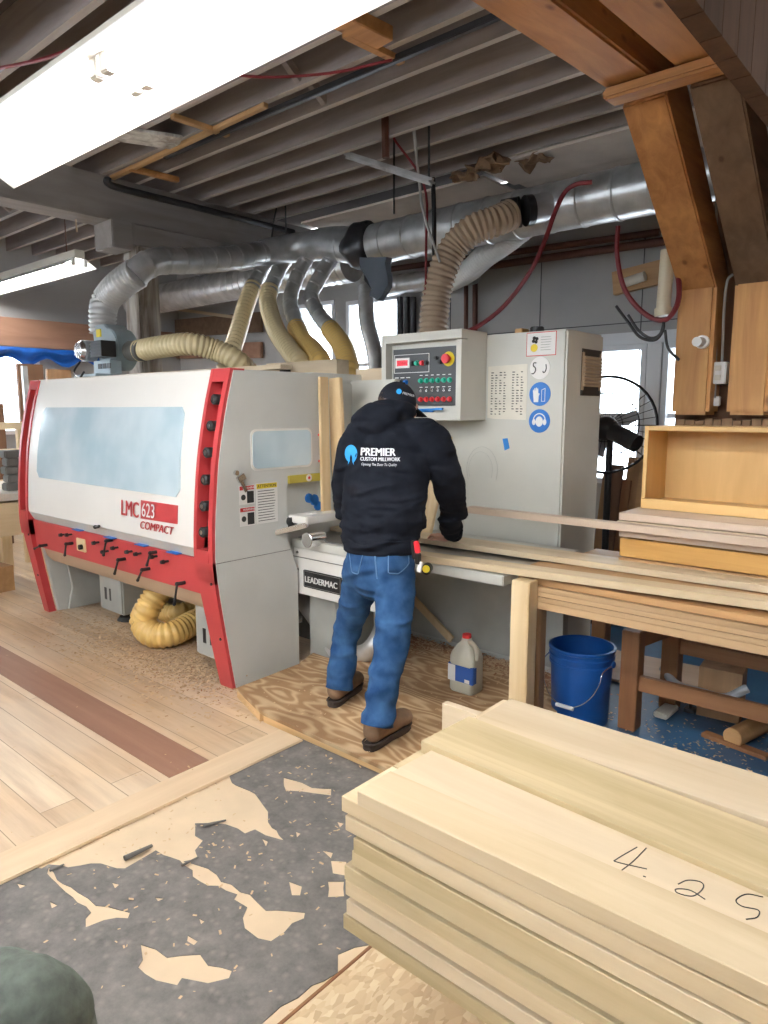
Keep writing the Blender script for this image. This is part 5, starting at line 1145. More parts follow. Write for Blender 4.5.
for k, (z, x0, y, w, mt, lab) in enumerate(((.950,-1.36,3.335,.20,'pink','pale pinkish board directly on the amber drawer'), (.990,-1.375,3.34,.20,'pale','middle board of three pale ones on the amber drawer'), (1.030,-1.37,3.35,.20,'pink','top board of three pale ones on the amber drawer'))):
    board(lab, ((x0+.9)/2, y+w/2, z-.0), (.9-x0, w, .036), mt, 0, group='pale boards on the amber drawer')
    board(lab.replace('board', 'rear board', 1), ((x0+.9)/2, y+w+.105, z), (.9-x0, w, .036), 'pale', 0, group='pale boards on the amber drawer')
eb('long pinkish board sticking out left from the pile toward the cabinet', (-2.22,3.27,1.03), (-1.0,3.255,1.03), .055, 'pink', 1.008, .036, 2.3, 'pale boards on the amber drawer')
# birch drawer box standing on its side
dbx = thing('birch_drawer_box', 'open birch drawer box standing on its side at the right edge', 'drawer box', (-.3, 3.75, 1.05))
x0, x1, y0, y1, z0, z1 = -1.41, .1, 3.62, 3.92, 1.052, 1.50
a = (-1.367,3.620,1.473)
x0 = a[0]; z1 = a[2]-.005
bm = BM(); box(bm, x0, x0+.02, y0, y1, z0, z1); obj('side_panel', bm, 'box', dbx, .002)
bm = BM(); box(bm, x1-.02, x1, y0, y1, z0, z1); obj('side_panel', bm, 'box', dbx, .002)
bm = BM(); box(bm, x0+.02, x1-.02, y0, y1, z1-.022, z1); obj('top_panel', bm, 'boxx', dbx, .002)
bm = BM(); box(bm, x0+.02, x1-.02, y0, y1, z0, z0+.022); obj('lower_panel', bm, 'boxx', dbx, .002)
bm = BM(); box(bm, x0+.02, x1-.02, y1-.015, y1, z0+.022, z1-.022); obj('back_panel', bm, 'box', dbx)
board('pale board lying inside the lower edge of the birch box', ((x0+x1)/2+.02,3.59,1.075), (x1-x0,.05,.05), 'boxx', 0)

# --- sawhorse / wooden stool frame under the table
sh = thing('wooden_sawhorse', 'red brown wooden sawhorse frame standing under the table', 'sawhorse', (-1.111,3.796,0.000))
def vpost(p, top, w, mat='legwood'):
    bm = BM(); box(bm, p[0]-w/2, p[0]+w/2, p[1]-w/2, p[1]+w/2, 0, top); obj('leg', bm, mat, sh, .004)
pA, pB, pC, pD = (-1.231,3.260,0.000), (-1.164,3.630,0.000), (-0.745,3.474,0.000), (-0.505,3.339,0.000)
vpost(pA, .50, .085); vpost(pB, .62, .085); vpost((pA[0]+.95,pA[1]+.02), .50, .085); vpost((pB[0]+.85,pB[1]+.02), .62, .09)
for a, b, z, h in ((pA, (pA[0]+.95,pA[1]+.02), .24, .075), (pB, (pB[0]+.85,pB[1]+.02), .34, .07), (pA, pB, .44, .08), ((pA[0]+.95,pA[1]+.02), (pB[0]+.85,pB[1]+.02), .30, .07)):
    bm = BM(); beam(bm, (a[0],a[1],z), (b[0],b[1],z), .035, h); obj('rail', bm, 'railwood', sh, .004)
bm = BM(); c0, c1 = (-0.790,3.367,0.045), (-0.716,3.654,0.045); cyl(bm, c0, V(c0)+ (V(c1)-V(c0))*1.6, .045, 20); tag(obj('wooden_dowel', bm, 'tan', None, .003), 'thick round wooden dowel lying on the blue floor', 'dowel')
board('rusty brown short plank lying by the dowel on the blue floor', (-0.777,3.375,0.012), (.30,.05,.02), 'legwood', -.2)
board('dark brown block standing behind the dowel under the table', (-0.935,3.715,0.130), (.20,.16,.26), 'lumberz', .1)
# scoop
bm = BM(); q = V((-0.990,3.538,0.160)); tube(bm, [q+V((-.22,.1,.04)), q+V((-.12,.02,.0)), q, q+V((.12,-.02,.01)), q+V((.2,.04,.06))], .022, 12, 8); obox(bm, q+V((-.02,0,-.03)), (.14,.08,.03), .1)
tag(obj('grey_hose_piece', bm, 'greytoy'), 'curved grey plastic piece resting on the sawhorse rail', 'plastic piece')
bm = BM(); q = V((-1.146,3.443,0.020)); p1 = V((-1.142,3.606,0.020)); beam(bm, q, p1, .07, .03); tag(obj('white_scraper', bm, 'paper', None, .006), 'flat whitish scraper on the blue floor left of the sawhorse leg', 'scraper')
bm = BM(); q = V((-1.061,3.638,0.000)); tube(bm, [q, q+V((.0,.0,.06)), q+V((.01,.0,.12))], .008, 6); obox(bm, q+V((0,0,.012)), (.05,.05,.02)); tag(obj('metal_fitting', bm, 'darkpipe'), 'small dark upright fitting on the blue floor', 'fitting')
bm = BM(); 
for q in ((-1.515,4.139,0.000), (-1.535,4.356,0.000), (-1.028,4.677,0.000)): pass
a, b = (-1.697,3.970,0.003), (-0.825,4.215,0.003)
board('pale sheet lying on the blue floor behind the bucket', (-1.414,4.031,0.012), (.75,.5,.016), 'pink', .1)

# --- bucket
bk = thing('plastic_bucket', 'tall blue plastic bucket standing behind the pale table leg', 'bucket', (-1.46, 3.19, 0))
bc = (-1.46, 3.19, 0)
bm = BM(); lathe(bm, [(.10,0),(.132,.0),(.138,.01),(.150,.30),(.158,.302),(.158,.315),(.152,.318),(.152,.335),(.160,.337),(.160,.348),(.154,.352),(.155,.372),(.163,.376),(.163,.388),(.152,.390),(.150,.30),(.132,.02),(.02,.015)], bc, 40); obj('pail', bm, 'bucket', bk, ang=50)
bm = BM(); 
hp = []
for i in range(13):
    t = PI*i/12; hp.append(V((bc[0]-.163*math.cos(t)*1.0*.95, bc[1]-.10-.07*math.sin(t), .31-.19*math.sin(t))))
hp = [V((bc[0]-.165, bc[1], .325))]+hp+[V((bc[0]+.165, bc[1], .325))]
tube(bm, hp, .0028, 6, 4); hd = obj('handle', bm, 'chrome', bk)
bm = BM(); p = hp[7]; cyl(bm, p+V((-.045,0,0)), p+V((.045,0,0)), .010, 10); obj('handle_grip', bm, 'white', hd)
bm = BM(); 
for s in (-1, 1): ball(bm, (bc[0]+s*.165,bc[1],.325), .018, .6, 1, 1, 12)
obj('handle_lug', bm, 'bucket', bk)
# --- jug
jx, jy, jz = (-2.077,3.081,0.000); jz = 0.001
jz = .065
jx, jy, _ = (-2.013,2.985,0.065)
jg = thing('plastic_jug', 'milky plastic jug with blue label by the cabinet foot', 'jug', (jx, jy, jz))
bm = BM()
def sq(hw, hd, z, n=6): return [(jx+x, jy+y, jz+z) for x, y in rrect(-hw, hw, -hd, hd, min(hw, hd)*.45, 4)]
rings = [sq(.070,.052,0), sq(.078,.058,.012), sq(.078,.058,.19), sq(.070,.052,.215), sq(.045,.034,.255), sq(.024,.024,.275), sq(.022,.022,.292)]
rv = [[bm.verts.new(p) for p in r] for r in rings]; n = len(rv[0])
for a, b in zip(rv, rv[1:]):
    for k in range(n): bm.faces.new((a[k], a[(k+1) % n], b[(k+1) % n], b[k]))
bm.faces.new(list(reversed(rv[0]))); bm.faces.new(rv[-1]); obj('jug_body', bm, 'jug', jg, ang=60)
bm = BM(); tube(bm, [(jx+.02,jy-.01,jz+.275),(jx+.055,jy-.02,jz+.270),(jx+.076,jy-.02,jz+.235),(jx+.078,jy-.02,jz+.19)], .012, 10); obj('jug_handle', bm, 'jug', jg)
bm = BM(); cyl(bm, (jx,jy,jz+.29), (jx,jy,jz+.312), .024, 18); obj('jug_cap', bm, 'inkred', jg, .002)
bm = BM(); box(bm, jx-.080, jx+.0805, jy-.060, jy-.02, jz+.06, jz+.155); lbz = obj('jug_label', bm, 'juglabel', jg, .004, label='blue and white label')
bm = BM(); box(bm, jx-.076, jx-.03, jy-.0615, jy-.060, jz+.062, jz+.150); box(bm, jx+.03, jx+.06, jy-.0615, jy-.060, jz+.066, jz+.085); obj('label_panel', bm, 'paperw', lbz)

# --- plywood platform
PP = [(-2.944,2.178,0.070), (-2.615,2.081,0.070)]
bm = BM(); X0p = -2.86
pts = [(-2.967,2.201,0.062), (-2.626,2.095,0.062), (-1.803,2.081,0.062), (-1.52,2.10), (-1.52,3.5), (-2.85,3.5), (-2.85,2.85), (-3.06,2.85), (-2.984,2.665,0.062)]
pts = [(p[0], p[1]) for p in pts]
prismz(bm, pts, .046, .064); o = obj('plywood_platform', bm, 'ply', None, .001); 
pf_ = o; tag(o, 'figured plywood platform the person stands on', 'platform')
bm = BM(); a, b, c_ = V((-2.977,2.222,0.030)), V((-2.645,2.110,0.030)), V((-1.55,2.135,.03)); beam(bm, (a.x,a.y+.01,.023), (b.x,b.y+.01,.023), .04, .044); beam(bm, (b.x+.01,b.y+.02,.023), (c_.x,c_.y,.023), .04, .044); obj('platform_frame', bm, 'plyedge', pf_)
# loose block near foot
# --- leaning wood on machine throat
bm = BM(); a, b = V((-3.032,2.950,0.935)), V((-3.044,2.950,1.743)); beam(bm, a, b, .022, .07, (0,1,0)); tag(obj('upright_board', bm, 'pale_z', None, .003), 'narrow pale board upright against the machine, left one of two', 'board')
bm = BM(); a, b = V((-3.003,3.050,0.908)), V((-3.043,3.050,1.740)); beam(bm, a, b, .10, .03, (0,1,0)); tag(obj('upright_board', bm, 'pale_z', None, .003), 'wider stained board upright against the machine, right one of two', 'board')
bm = BM(); a, b = V((-2.626,3.400,0.748)), V((-2.576,3.550,1.390)); beam(bm, a, b, .09, .025, (0,-1,.2)); tag(obj('leaning_board', bm, 'pale_z', None, .003), 'pale board leaning on the cabinet behind the person', 'board')
bm = BM(); a, b = V((-2.842,3.480,0.375)), V((-2.444,3.460,0.126)); beam(bm, a, b, .02, .05, (0,0,1)); tag(obj('leaning_stick', bm, 'pale_z', None, .003), 'thin stick slanting down behind the legs toward the jug', 'stick')
# boards on top of the machine
board('long pale board on machine top behind the hood', (-4.433,3.050,1.824), (1.9,.10,.03), 'pale', 0)
board('pale board on machine top near the branch hoses', V((-3.839,3.550,1.866))-V((0,0,.035)), (.75,.12,.13), 'pale', 0)
bm = BM(); q = (-3.931,3.420,1.857); box(bm, q[0]-.03, q[0]+.03, 3.40, 3.46, 1.775, 1.87); tag(obj('black_clip', bm, 'black', None, .004), 'black clip over the pale board on the machine top', 'clip')
board('pale wood block lying on top left of control box', (-3.02,3.46,1.775), (.36,.12,.075), 'pale', 0)

# --- fan
fn = thing('pedestal_fan', 'large black wire cage fan in front of the right window', 'fan', (-2.026,4.900,0.159))
fc = V((-2.133,4.900,1.442)); Rf = .345
nrm = V((.35,-.94,0)).normalized(); rt = V((.94,.35,0)).normalized(); upv = V((0,0,1))
bm = BM()
def ringp(R, off, n=36): return [fc+rt*(R*math.cos(2*PI*i/n))+upv*(R*math.sin(2*PI*i/n))+nrm*off for i in range(n)]
def closed_ring(bm, R, off, r):
    p = ringp(R, off); p = p+[p[0]+(p[1]-p[0])*.01]; sweep(bm, p, r, 6, False)
closed_ring(bm, Rf, 0, .011); closed_ring(bm, Rf*.66, .075, .003); closed_ring(bm, Rf*.34, .10, .003); closed_ring(bm, Rf*.12, .11, .006); closed_ring(bm, Rf*.66, -.09, .003)
for i in range(36):
    a = 2*PI*i/36; d = rt*math.cos(a)+upv*math.sin(a)
    sweep(bm, [fc+d*Rf*.1+nrm*.11, fc+d*Rf*.5+nrm*.095, fc+d*Rf*.85+nrm*.05, fc+d*Rf], .0022, 4, False)
    if i % 2 == 0: sweep(bm, [fc+d*Rf*.1-nrm*.12, fc+d*Rf*.5-nrm*.11, fc+d*Rf*.85-nrm*.06, fc+d*Rf], .0022, 4, False)
obj('fan_cage', bm, 'black', fn)
bm = BM(); mp_ = fc+rt*.02+V((.0,0,0))
q = V((-2.054,4.720,1.425)); q2 = V((-1.807,4.660,1.324)); ball(bm, q, .085, seg=20); obj('motor_housing', bm, 'black', fn)
bm = BM(); cyl(bm, q, q2, .06, 18); obj('motor_arm', bm, 'black', fn)
for k in range(3):
    bm = BM(); a = 2*PI*k/3+.4; d = rt*math.cos(a)+upv*math.sin(a); s = nrm.cross(d)
    vs = [fc+d*.05-s*.02+nrm*.01, fc+d*.13-s*.06+nrm*.03, fc+d*.22-s*.05+nrm*.03, fc+d*.23+s*.02-nrm*.0, fc+d*.13+s*.03-nrm*.02, fc+d*.05+s*.02-nrm*.01]
    f = bm.faces.new([bm.verts.new(v) for v in vs]); bmesh.ops.solidify(bm, geom=[f], thickness=.003); obj('blade', bm, 'greytoy', fn)
bm = BM(); cyl(bm, (fc.x,fc.y+.08,0.03), (fc.x,fc.y+.08,fc.z-.05), .025, 14); cyl(bm, (fc.x,fc.y+.08,0), (fc.x,fc.y+.08,.03), .25, 28); obj('stand', bm, 'black', fn)
# clutter behind cabinet at right: planks
pal = ['lumberz','brown','legwood','lumberz','tan']
for k, (u, w, h) in enumerate(((600,.10,1.05),(607,.09,1.12),(614,.08,1.0),(622,.12,1.18),(632,.10,1.15),(641,.11,1.08))):
    q = {600:(-2.329,5.300,0.840),607:(-2.242,5.250,0.852),614:(-2.190,5.300,0.852),622:(-2.138,5.350,0.851),632:(-2.032,5.300,0.865),641:(-1.933,5.300,0.873)}[u]
    bm = BM(); beam(bm, (q[0]-.02,q[1],0), (q[0]+.02,q[1]+.12,h), w, .03, (0,1,0))
    tag(obj('upright_plank', bm, pal[k % 5], None, .003), 'plank %s from the cabinet, leaning below the right window' % ['first','second','third','fourth','fifth','sixth'][k], 'plank', 'planks leaning under the right window')

# --- left background
bm = BM(); box(bm, -9.18, -9.06, -1.0, 5.9, 2.31, 2.65); tag(obj('header_timber', bm, 'redbeam', None, .006), 'long reddish header timber above the far left window', 'timber')
bm = BM(); N_ = 40
yA, yB = 2.2, 4.9
v0 = []; 
for i in range(N_+1):
    y = yA+(yB-yA)*i/N_; row = []
    for j in range(7):
        z = 2.30-j*.028*(1+.3*math.sin(i*.9)); row.append(bm.verts.new((-9.0+.05*math.sin(j*1.0)+.02*math.sin(i*1.3+j), y, z)))
    v0.append(row)
for a, b in zip(v0, v0[1:]):
    for j in range(6): bm.faces.new((a[j], a[j+1], b[j+1], b[j]))
bmesh.ops.solidify(bm, geom=bm.faces[:], thickness=.01)
tag(obj('blue_tarp', bm, 'tarp', None, ang=70), 'rolled blue tarpaulin hanging under the reddish header timber', 'tarp')
bar('header_timber', 'reddish brown timber rail behind the branch hoses', 'timber', (-9.636,5.950,2.739), (-7.248,5.950,2.667), .05, .25, 'oldtimber')
bar('header_timber', 'lower reddish timber rail behind the cream inlet hose', 'timber', (-9.663,5.950,2.417), (-7.261,5.950,2.316), .05, .20, 'redbeam')
bar('storage_board', 'pale shelf edge high at left behind the post', 'board', (-9.592,5.940,3.069), (-7.685,5.940,2.752), .08, .04, 'pale')
# lumber and racks at far left
def lum(lab, q, w, d, z1, mat): 
    bm = BM(); box(bm, q[0]-w/2, q[0]+w/2, q[1]-d/2, q[1]+d/2, 0, z1); tag(obj('upright_board', bm, mat, None, .004), lab, 'board', 'boards standing at the far left wall')
q = (-8.900,3.945,2.038); q2 = (-8.700,3.349,1.664); q3 = (-8.700,3.540,1.666)
lum('brown board standing right of the far left window', (-8.95, 3.72), .06, .30, 2.1, 'brown'); lum('second brown board standing right of the far left window', (-8.93, 4.06), .06, .30, 2.05, 'lumberz')
lum('orange tan board standing below the far left window', (-8.6, 2.95), .05, .16, 1.60, 'tan'); lum('dark board standing below far left window, right of orange one', (-8.6, 3.15), .05, .20, 1.62, 'brown'); lum('brown board at the very left below the far window', (-8.6, 2.72), .05, .16, 1.58, 'lumberz')
rk = thing('pallet_rack', 'pale wooden pallet style rack at the far left', 'rack', (-7.4, 2.75, 0))
for y in (2.35, 2.62, 2.9):
    bm = BM(); box(bm, -7.42, -7.36, y, y+.07, 0, 1.42); obj('upright', bm, 'pale_z', rk, .003)
for z in (.55, .8, 1.1, 1.36):
    bm = BM(); box(bm, -7.36, -7.33, 2.30, 3.0, z, z+.07); obj('slat', bm, 'pale_y', rk, .003)
wb = thing('white_bench', 'whitish workbench with lumber at the left picture edge', 'workbench', (-7.0, 2.3, 0))
bm = BM(); box(bm, -7.3, -6.15, 1.55, 2.75, .80, .86); obj('bench_top', bm, 'workbench', wb, .004)
bm = BM(); box(bm, -6.9, -6.18, 1.6, 2.7, .50, .78); obj('bench_box', bm, 'pale_y', wb, .004)
for x, y in ((-7.2,1.65),(-7.2,2.65),(-6.25,1.65),(-6.25,2.65)):
    bm = BM(); box(bm, x-.045, x+.045, y-.045, y+.045, 0, .80); obj('leg', bm, 'pale_z', wb, .004)
board('brown carton like block under the white bench', (-6.5,2.15,.11), (.42,.40,.22), 'tan', .1)
bm = BM(); q = (-6.348,2.400,1.254); 
for k in range(5): box(bm, q[0]-.06, q[0]+.06, 2.36+.015*(k % 2), 2.5, .865+k*.07, .93+k*.07)
tag(obj('tool_pile', bm, 'under', None, .008), 'dark narrow pile of tools standing on the white bench', 'tools')
q = (-7.600,3.107,1.996); bar('steel_post', 'thin grey steel post behind the machine at far left', 'post', (q[0],q[1],0), q, .05, .05, 'galvd', (0,1,0))

# --- foreground fabric
bm = BM()
q = V((-0.752,0.251,0.860))
bd = BM(); chain(bd, [V((-1.109,0.151,0.620)), V((-1.038,0.222,0.700)), V((-0.956,0.273,0.750)), V((-0.896,0.321,0.750)), V((-0.904,0.344,0.680)), V((-0.974,0.371,0.500)), V((-0.974,0.371,0.500))-V((0,0,.25)), V((-0.974,0.371,0.500))-V((0,0,.43))], [(.10,.10),(.09,.09),(.072,.072),(.062,.062),(.056,.056),(.058,.058),(.09,.09),(.13,.13)])
me = remesh(bd, .008, 8, 'green_jacket')
for v in me.vertices:
    n_ = noise.noise(v.co*V((14,14,5)))*.012+noise.noise(v.co*34)*.004; v.co += v.normal*n_
o = link('green_jacket', me, M['fabricgreen']); tag(o, 'dark green knit sleeve of a jacket at the bottom left corner', 'jacket')

# --- sawdust and shavings
def dust(nm, lab, mat, areas, z, s=(.004,.014)):
    bm = BM()
    for (cx, cy, rx, ry, n, rot) in areas:
        for i in range(n):
            a = random.gauss(0, .45); b = random.gauss(0, .45); x = cx+a*rx*math.cos(rot)-b*ry*math.sin(rot); y = cy+a*rx*math.sin(rot)+b*ry*math.cos(rot)
            w = random.uniform(*s); t = random.uniform(0, PI); zz = z+random.uniform(.001, .008)
            p = V((x, y, zz)); u = V((math.cos(t), math.sin(t), random.uniform(-.3, .3)))*w; v = V((-math.sin(t), math.cos(t), random.uniform(-.3, .3)))*w*.45
            bm.faces.new([bm.verts.new(p-u-v), bm.verts.new(p+u-v), bm.verts.new(p+u+v), bm.verts.new(p-u+v)])
    me = bpy.data.meshes.new(nm); bm.to_mesh(me); bm.free(); o = link(nm, me, M[mat]); tag(o, lab, 'sawdust', kind='stuff')
dust('sawdust', 'scattered sawdust and chips on the floor in front of the machine', 'dust', [(-3.9,2.25,1.3,.45,2600,0), (-3.55,2.35,.5,.3,1500,0), (-4.8,2.4,.8,.5,700,0)], 0)
dust('sawdust', 'dark chips mixed in the sawdust beside the red leg', 'dustdark', [(-3.7,2.35,1.0,.4,500,0), (-3.4,2.25,.5,.25,200,0)], .001, (.003,.009))
dust('wood_shavings', 'reddish wood shavings heaped along the cabinet foot', 'dustdark', [(-2.35,3.44,.75,.07,1500,0), (-1.9,3.40,.3,.10,600,0), (-2.7,3.2,.2,.3,300,0)], .064)
dust('wood_shavings', 'pale chips mixed into the shavings by the cabinet foot', 'dust', [(-2.35,3.44,.75,.07,700,0), (-2.0,3.35,.5,.2,300,0)], .068)
dust('sawdust', 'chips scattered over the torn charcoal flooring', 'dust', [(-1.9,1.5,.8,.9,260,0)], .004, (.003,.008))
dust('sawdust', 'chips and offcuts scattered over the blue floor', 'dust', [(-.9,3.2,.8,.5,500,0)], .0, (.003,.009))
dust('sawdust', 'chips scattered over the plywood platform', 'dust', [(-2.3,2.6,.9,.6,260,0)], .064, (.003,.008))
# ------------------------------------------------------------------ person
ps = thing('person', 'person in black hoodie, cap, jeans and brown boots leaning over the machine bed', 'person', (-2.16, 2.38, .064))
SIDE = (.90,.43,0)
pel = V((-2.129,2.420,0.823)); wst = V((-2.149,2.450,0.998)); chs = V((-2.172,2.520,1.243)); upc = V((-2.192,2.580,1.407)); nck = V((-2.215,2.630,1.511)); hd = V((-2.245,2.680,1.579))
shL = V((-2.306,2.470,1.402)); maL = V((-2.368,2.470,1.249)); elL = V((-2.443,2.540,1.083)); foL = V((-2.584,2.740,0.946)); haL = V((-2.714,2.920,0.834))
shR = V((-2.038,2.640,1.418)); maR = V((-1.985,2.690,1.314)); elR = V((-1.989,2.780,1.172)); foR = V((-2.062,2.920,1.021)); wrR = V((-2.135,3.030,0.899))
hipL = V((-2.244,2.420,0.752)); t1L = V((-2.290,2.440,0.665)); t2L = V((-2.357,2.470,0.544)); knL = V((-2.410,2.480,0.416)); caL = V((-2.411,2.450,0.285)); anL = V((-2.401,2.420,0.174))
hipR = V((-2.045,2.430,0.782)); t1R = V((-2.019,2.400,0.697)); t2R = V((-1.989,2.350,0.595)); knR = V((-1.972,2.310,0.487)); caR = V((-1.956,2.250,0.339)); anR = V((-1.948,2.200,0.189))
hdir = V((.34,.82,-.34)).normalized()
# body: one continuous surface
bm = BM()
chain(bm, [pel, wst, chs, upc], [(.15,.10),(.14,.10),(.16,.10),(.14,.09)], side=SIDE)
chain(bm, [upc, nck, hd], [.07,.058,.06])
ball(bm, hd, .078, 1, 1.12, 1.22, 20)
fw = hdir; sd = fw.cross(V((0,0,1))).normalized(); upd = sd.cross(fw).normalized()
hc_ = hd+fw*.01
chain(bm, [hc_-upd*.02, hc_-upd*.075+fw*.03], [.068,.045]); ball(bm, hc_+fw*.095-upd*.012, .016, 1, 1.2, 1.5, 10)
for s in (-1, 1): ball(bm, hd+sd*s*.083-upd*.01, .026, .45, .9, 1.2, 12)
for s in (-1, 1): ball(bm, hc_+fw*.075+sd*s*.03+upd*.018, .018, seg=10)
ball(bm, hc_+fw*.085-upd*.052, .017, 1.4, .8, .6, 10)
chain(bm, [shL, maL, elL, foL, haL], [.052,.048,.042,.036,.028]); chain(bm, [shR, maR, elR, foR, wrR], [.052,.048,.042,.036,.028])
chain(bm, [upc, shL], [.07,.055]); chain(bm, [upc, shR], [.07,.055])
for a in ((hipL,t1L,t2L,knL,caL,anL), (hipR,t1R,t2R,knR,caR,anR)): chain(bm, a, [.075,.07,.06,.05,.045,.035])
chain(bm, [pel, hipL], [.09,.08]); chain(bm, [pel, hipR], [.09,.08])
def hand(bm, wr, palm, fdir, side, tz):
    """palm then five fingers, unequal, bent down to what they rest on"""
    f = V(fdir).normalized(); s = V(side).normalized()
    chain(bm, [wr, palm-f*.03, palm+f*.03], [(.026,.020),(.036,.016),(.040,.014)], side=tuple(s))
    for k, (o, L) in enumerate(((-.030,.060),(-.010,.074),(.011,.078),(.031,.070))):
        b = palm+f*.035+s*o; m = b+f*L*.5+V((0,0,.008)); e = b+f*L*.95; e.z = tz
        chain(bm, [b, m, e], [.0100,.0092,.0080], 10)
    b = palm-f*.02+s*.034; chain(bm, [b, b+s*.028+f*.02, b+s*.036+f*.052+V((0,0,-.006))], [.012,.0105,.009], 10)
pR = V((wrR.x-.075, wrR.y+.01, .862))
hand(bm, wrR, pR, (-.95,.25,0), (-.25,-.95,0), .846)
pL = V((haL.x+.06, haL.y+.07, .862)); hand(bm, haL, pL, (.75,.66,0), (.66,-.75,0), .846)
me = remesh(bm, .0065, 3, 'body'); body = link('body', me, M['skin'], ps)
# hoodie
bm = BM()
hem = V((-2.137,2.430,0.945))
chain(bm, [hem, wst, chs, upc, nck+V((0,0,-.02))], [(.175,.125),(.195,.145),(.205,.150),(.175,.125),(.09,.085)], 28, side=SIDE)
chain(bm, [upc+V((0,0,-.03)), shL, maL, elL, foL, haL-V((0,.02,0))], [.10,.088,.080,.076,.064,.050]); chain(bm, [upc+V((0,0,-.03)), shR, maR, elR, foR, wrR], [.10,.090,.081,.073,.058,.043])
hb = V((-2.217,2.500,1.507))
ball(bm, hb, .12, 1.05, .72, .56, 24, Matrix.Rotation(.45, 3, 'Z')); ball(bm, V((-2.209,2.600,1.545)), .105, 1.1, 1.0, .55, 24); ball(bm, V((-2.226,2.460,1.480)), .085, 1.1, .6, .55, 20)
me = remesh(bm, .011, 5, 'hoodie')
axis = chs
def folds(me, amp, freq, seed=0, extra=None):
    me.calc_loop_triangles()
    ns = [v.normal.copy() for v in me.vertices]
    for v, n in zip(me.vertices, ns):
        p = v.co; q = V((p.x*freq[0], p.y*freq[1], p.z*freq[2]))+V((seed,0,0))
        a = 1-abs(noise.noise(q))*2.4; b = noise.noise(q*2.3+V((0,9,0)))
        w = amp*(1 if extra is None else extra(p)); v.co = p+n*(a*.7+b*.5)*w
folds(me, .012, (4,4,7), 0, lambda p: 1.0 if p.z > 1.05 and p.z < 1.42 else 1.4)
folds(me, .007, (7,7,22), 3, lambda p: 1.2 if p.z < 1.12 else .25)
# gathered hem and cuff
for v in me.vertices:
    if v.co.z < hem.z+.055: v.co += (V((hem.x, hem.y, v.co.z))-v.co)*.05
ho = link('hoodie', me, M['hoodie'], ps)
bm = BM(); rr = []
ringc = hem+V((0,0,-.018))
for j, (dz, k) in enumerate(((-.035,.97),(-.03,1.0),(.0,1.01),(.03,.99),(.035,.95))):
    s = V(SIDE).normalized(); w_ = V((-s.y, s.x, 0)); rr.append([bm.verts.new(ringc+s*(.176*k*math.cos(2*PI*i/40))+w_*(.128*k*math.sin(2*PI*i/40))+V((0,0,dz))) for i in range(40)])
for a, b in zip(rr, rr[1:]):
    for i in range(40): bm.faces.new((a[i], a[(i+1) % 40], b[(i+1) % 40], b[i]))
obj('waistband', bm, 'hoodie', ho, ang=60)
bm = BM(); cyl(bm, wrR+(foR-wrR).normalized()*.03, wrR-(foR-wrR).normalized()*.028, .047, 20, .042); obj('cuff', bm, 'hoodie', ho, .004, ang=60)
bvH = bvh_of(ho)
VD = V((-.63,.777,0)).normalized()
def wrapped(me, off=.003):
    pl0 = max(v.co.dot(VD) for v in me.vertices)
    for v in me.vertices:
        h = bvH.ray_cast(v.co-VD*.5, VD)
        if h[0]: v.co = h[0]-VD*(off-v.co.dot(VD)+pl0)
    return me
def hood_print(nm, s, size, org, mat, parent, **k):
    me = text_mesh(s, size, extr=0, **k); me.transform(frame(org, (.777,.63,0), (0,0,1))); return link(nm, wrapped(me), M[mat], parent)
o1 = (-2.198,2.360,1.342)
lg_ = hood_print('lettering', 'PREMIER', .0495, o1, 'logowhite', ho, bold=.002, xs=.88)
hood_print('lettering', 'CUSTOM MILLWORK', .0235, (-2.198,2.360,1.319), 'logowhite', ho, bold=.0008, xs=.83)
hood_print('lettering', 'Opening The Door To Quality', .0165, (-2.192,2.360,1.298), 'logowhite', ho, shear=.25, xs=.80)
def flat_print(nm, pts, org, mat, parent, n=1):
    bm = BM(); fr = frame(org, (.777,.63,0), (0,0,1)); bm.faces.new([bm.verts.new(fr @ V((a, b, 0))) for a, b in pts])
    me = bpy.data.meshes.new(nm); bm.to_mesh(me); bm.free(); return link(nm, wrapped(me), M[mat], parent)
mk = [(0.033*math.cos(t)*.92, .004+.042*math.sin(t)) for t in [math.radians(-62+i*(304/26)) for i in range(27)]]
flat_print('logo_mark', [(.016,-.047)]+mk[:-0 or None]+[(-.016,-.047),(-.006,-.03),(-.005,-.01),(0,.004),(.005,-.01),(.006,-.03)], (-2.258,2.360,1.342), 'logoblue', ho)
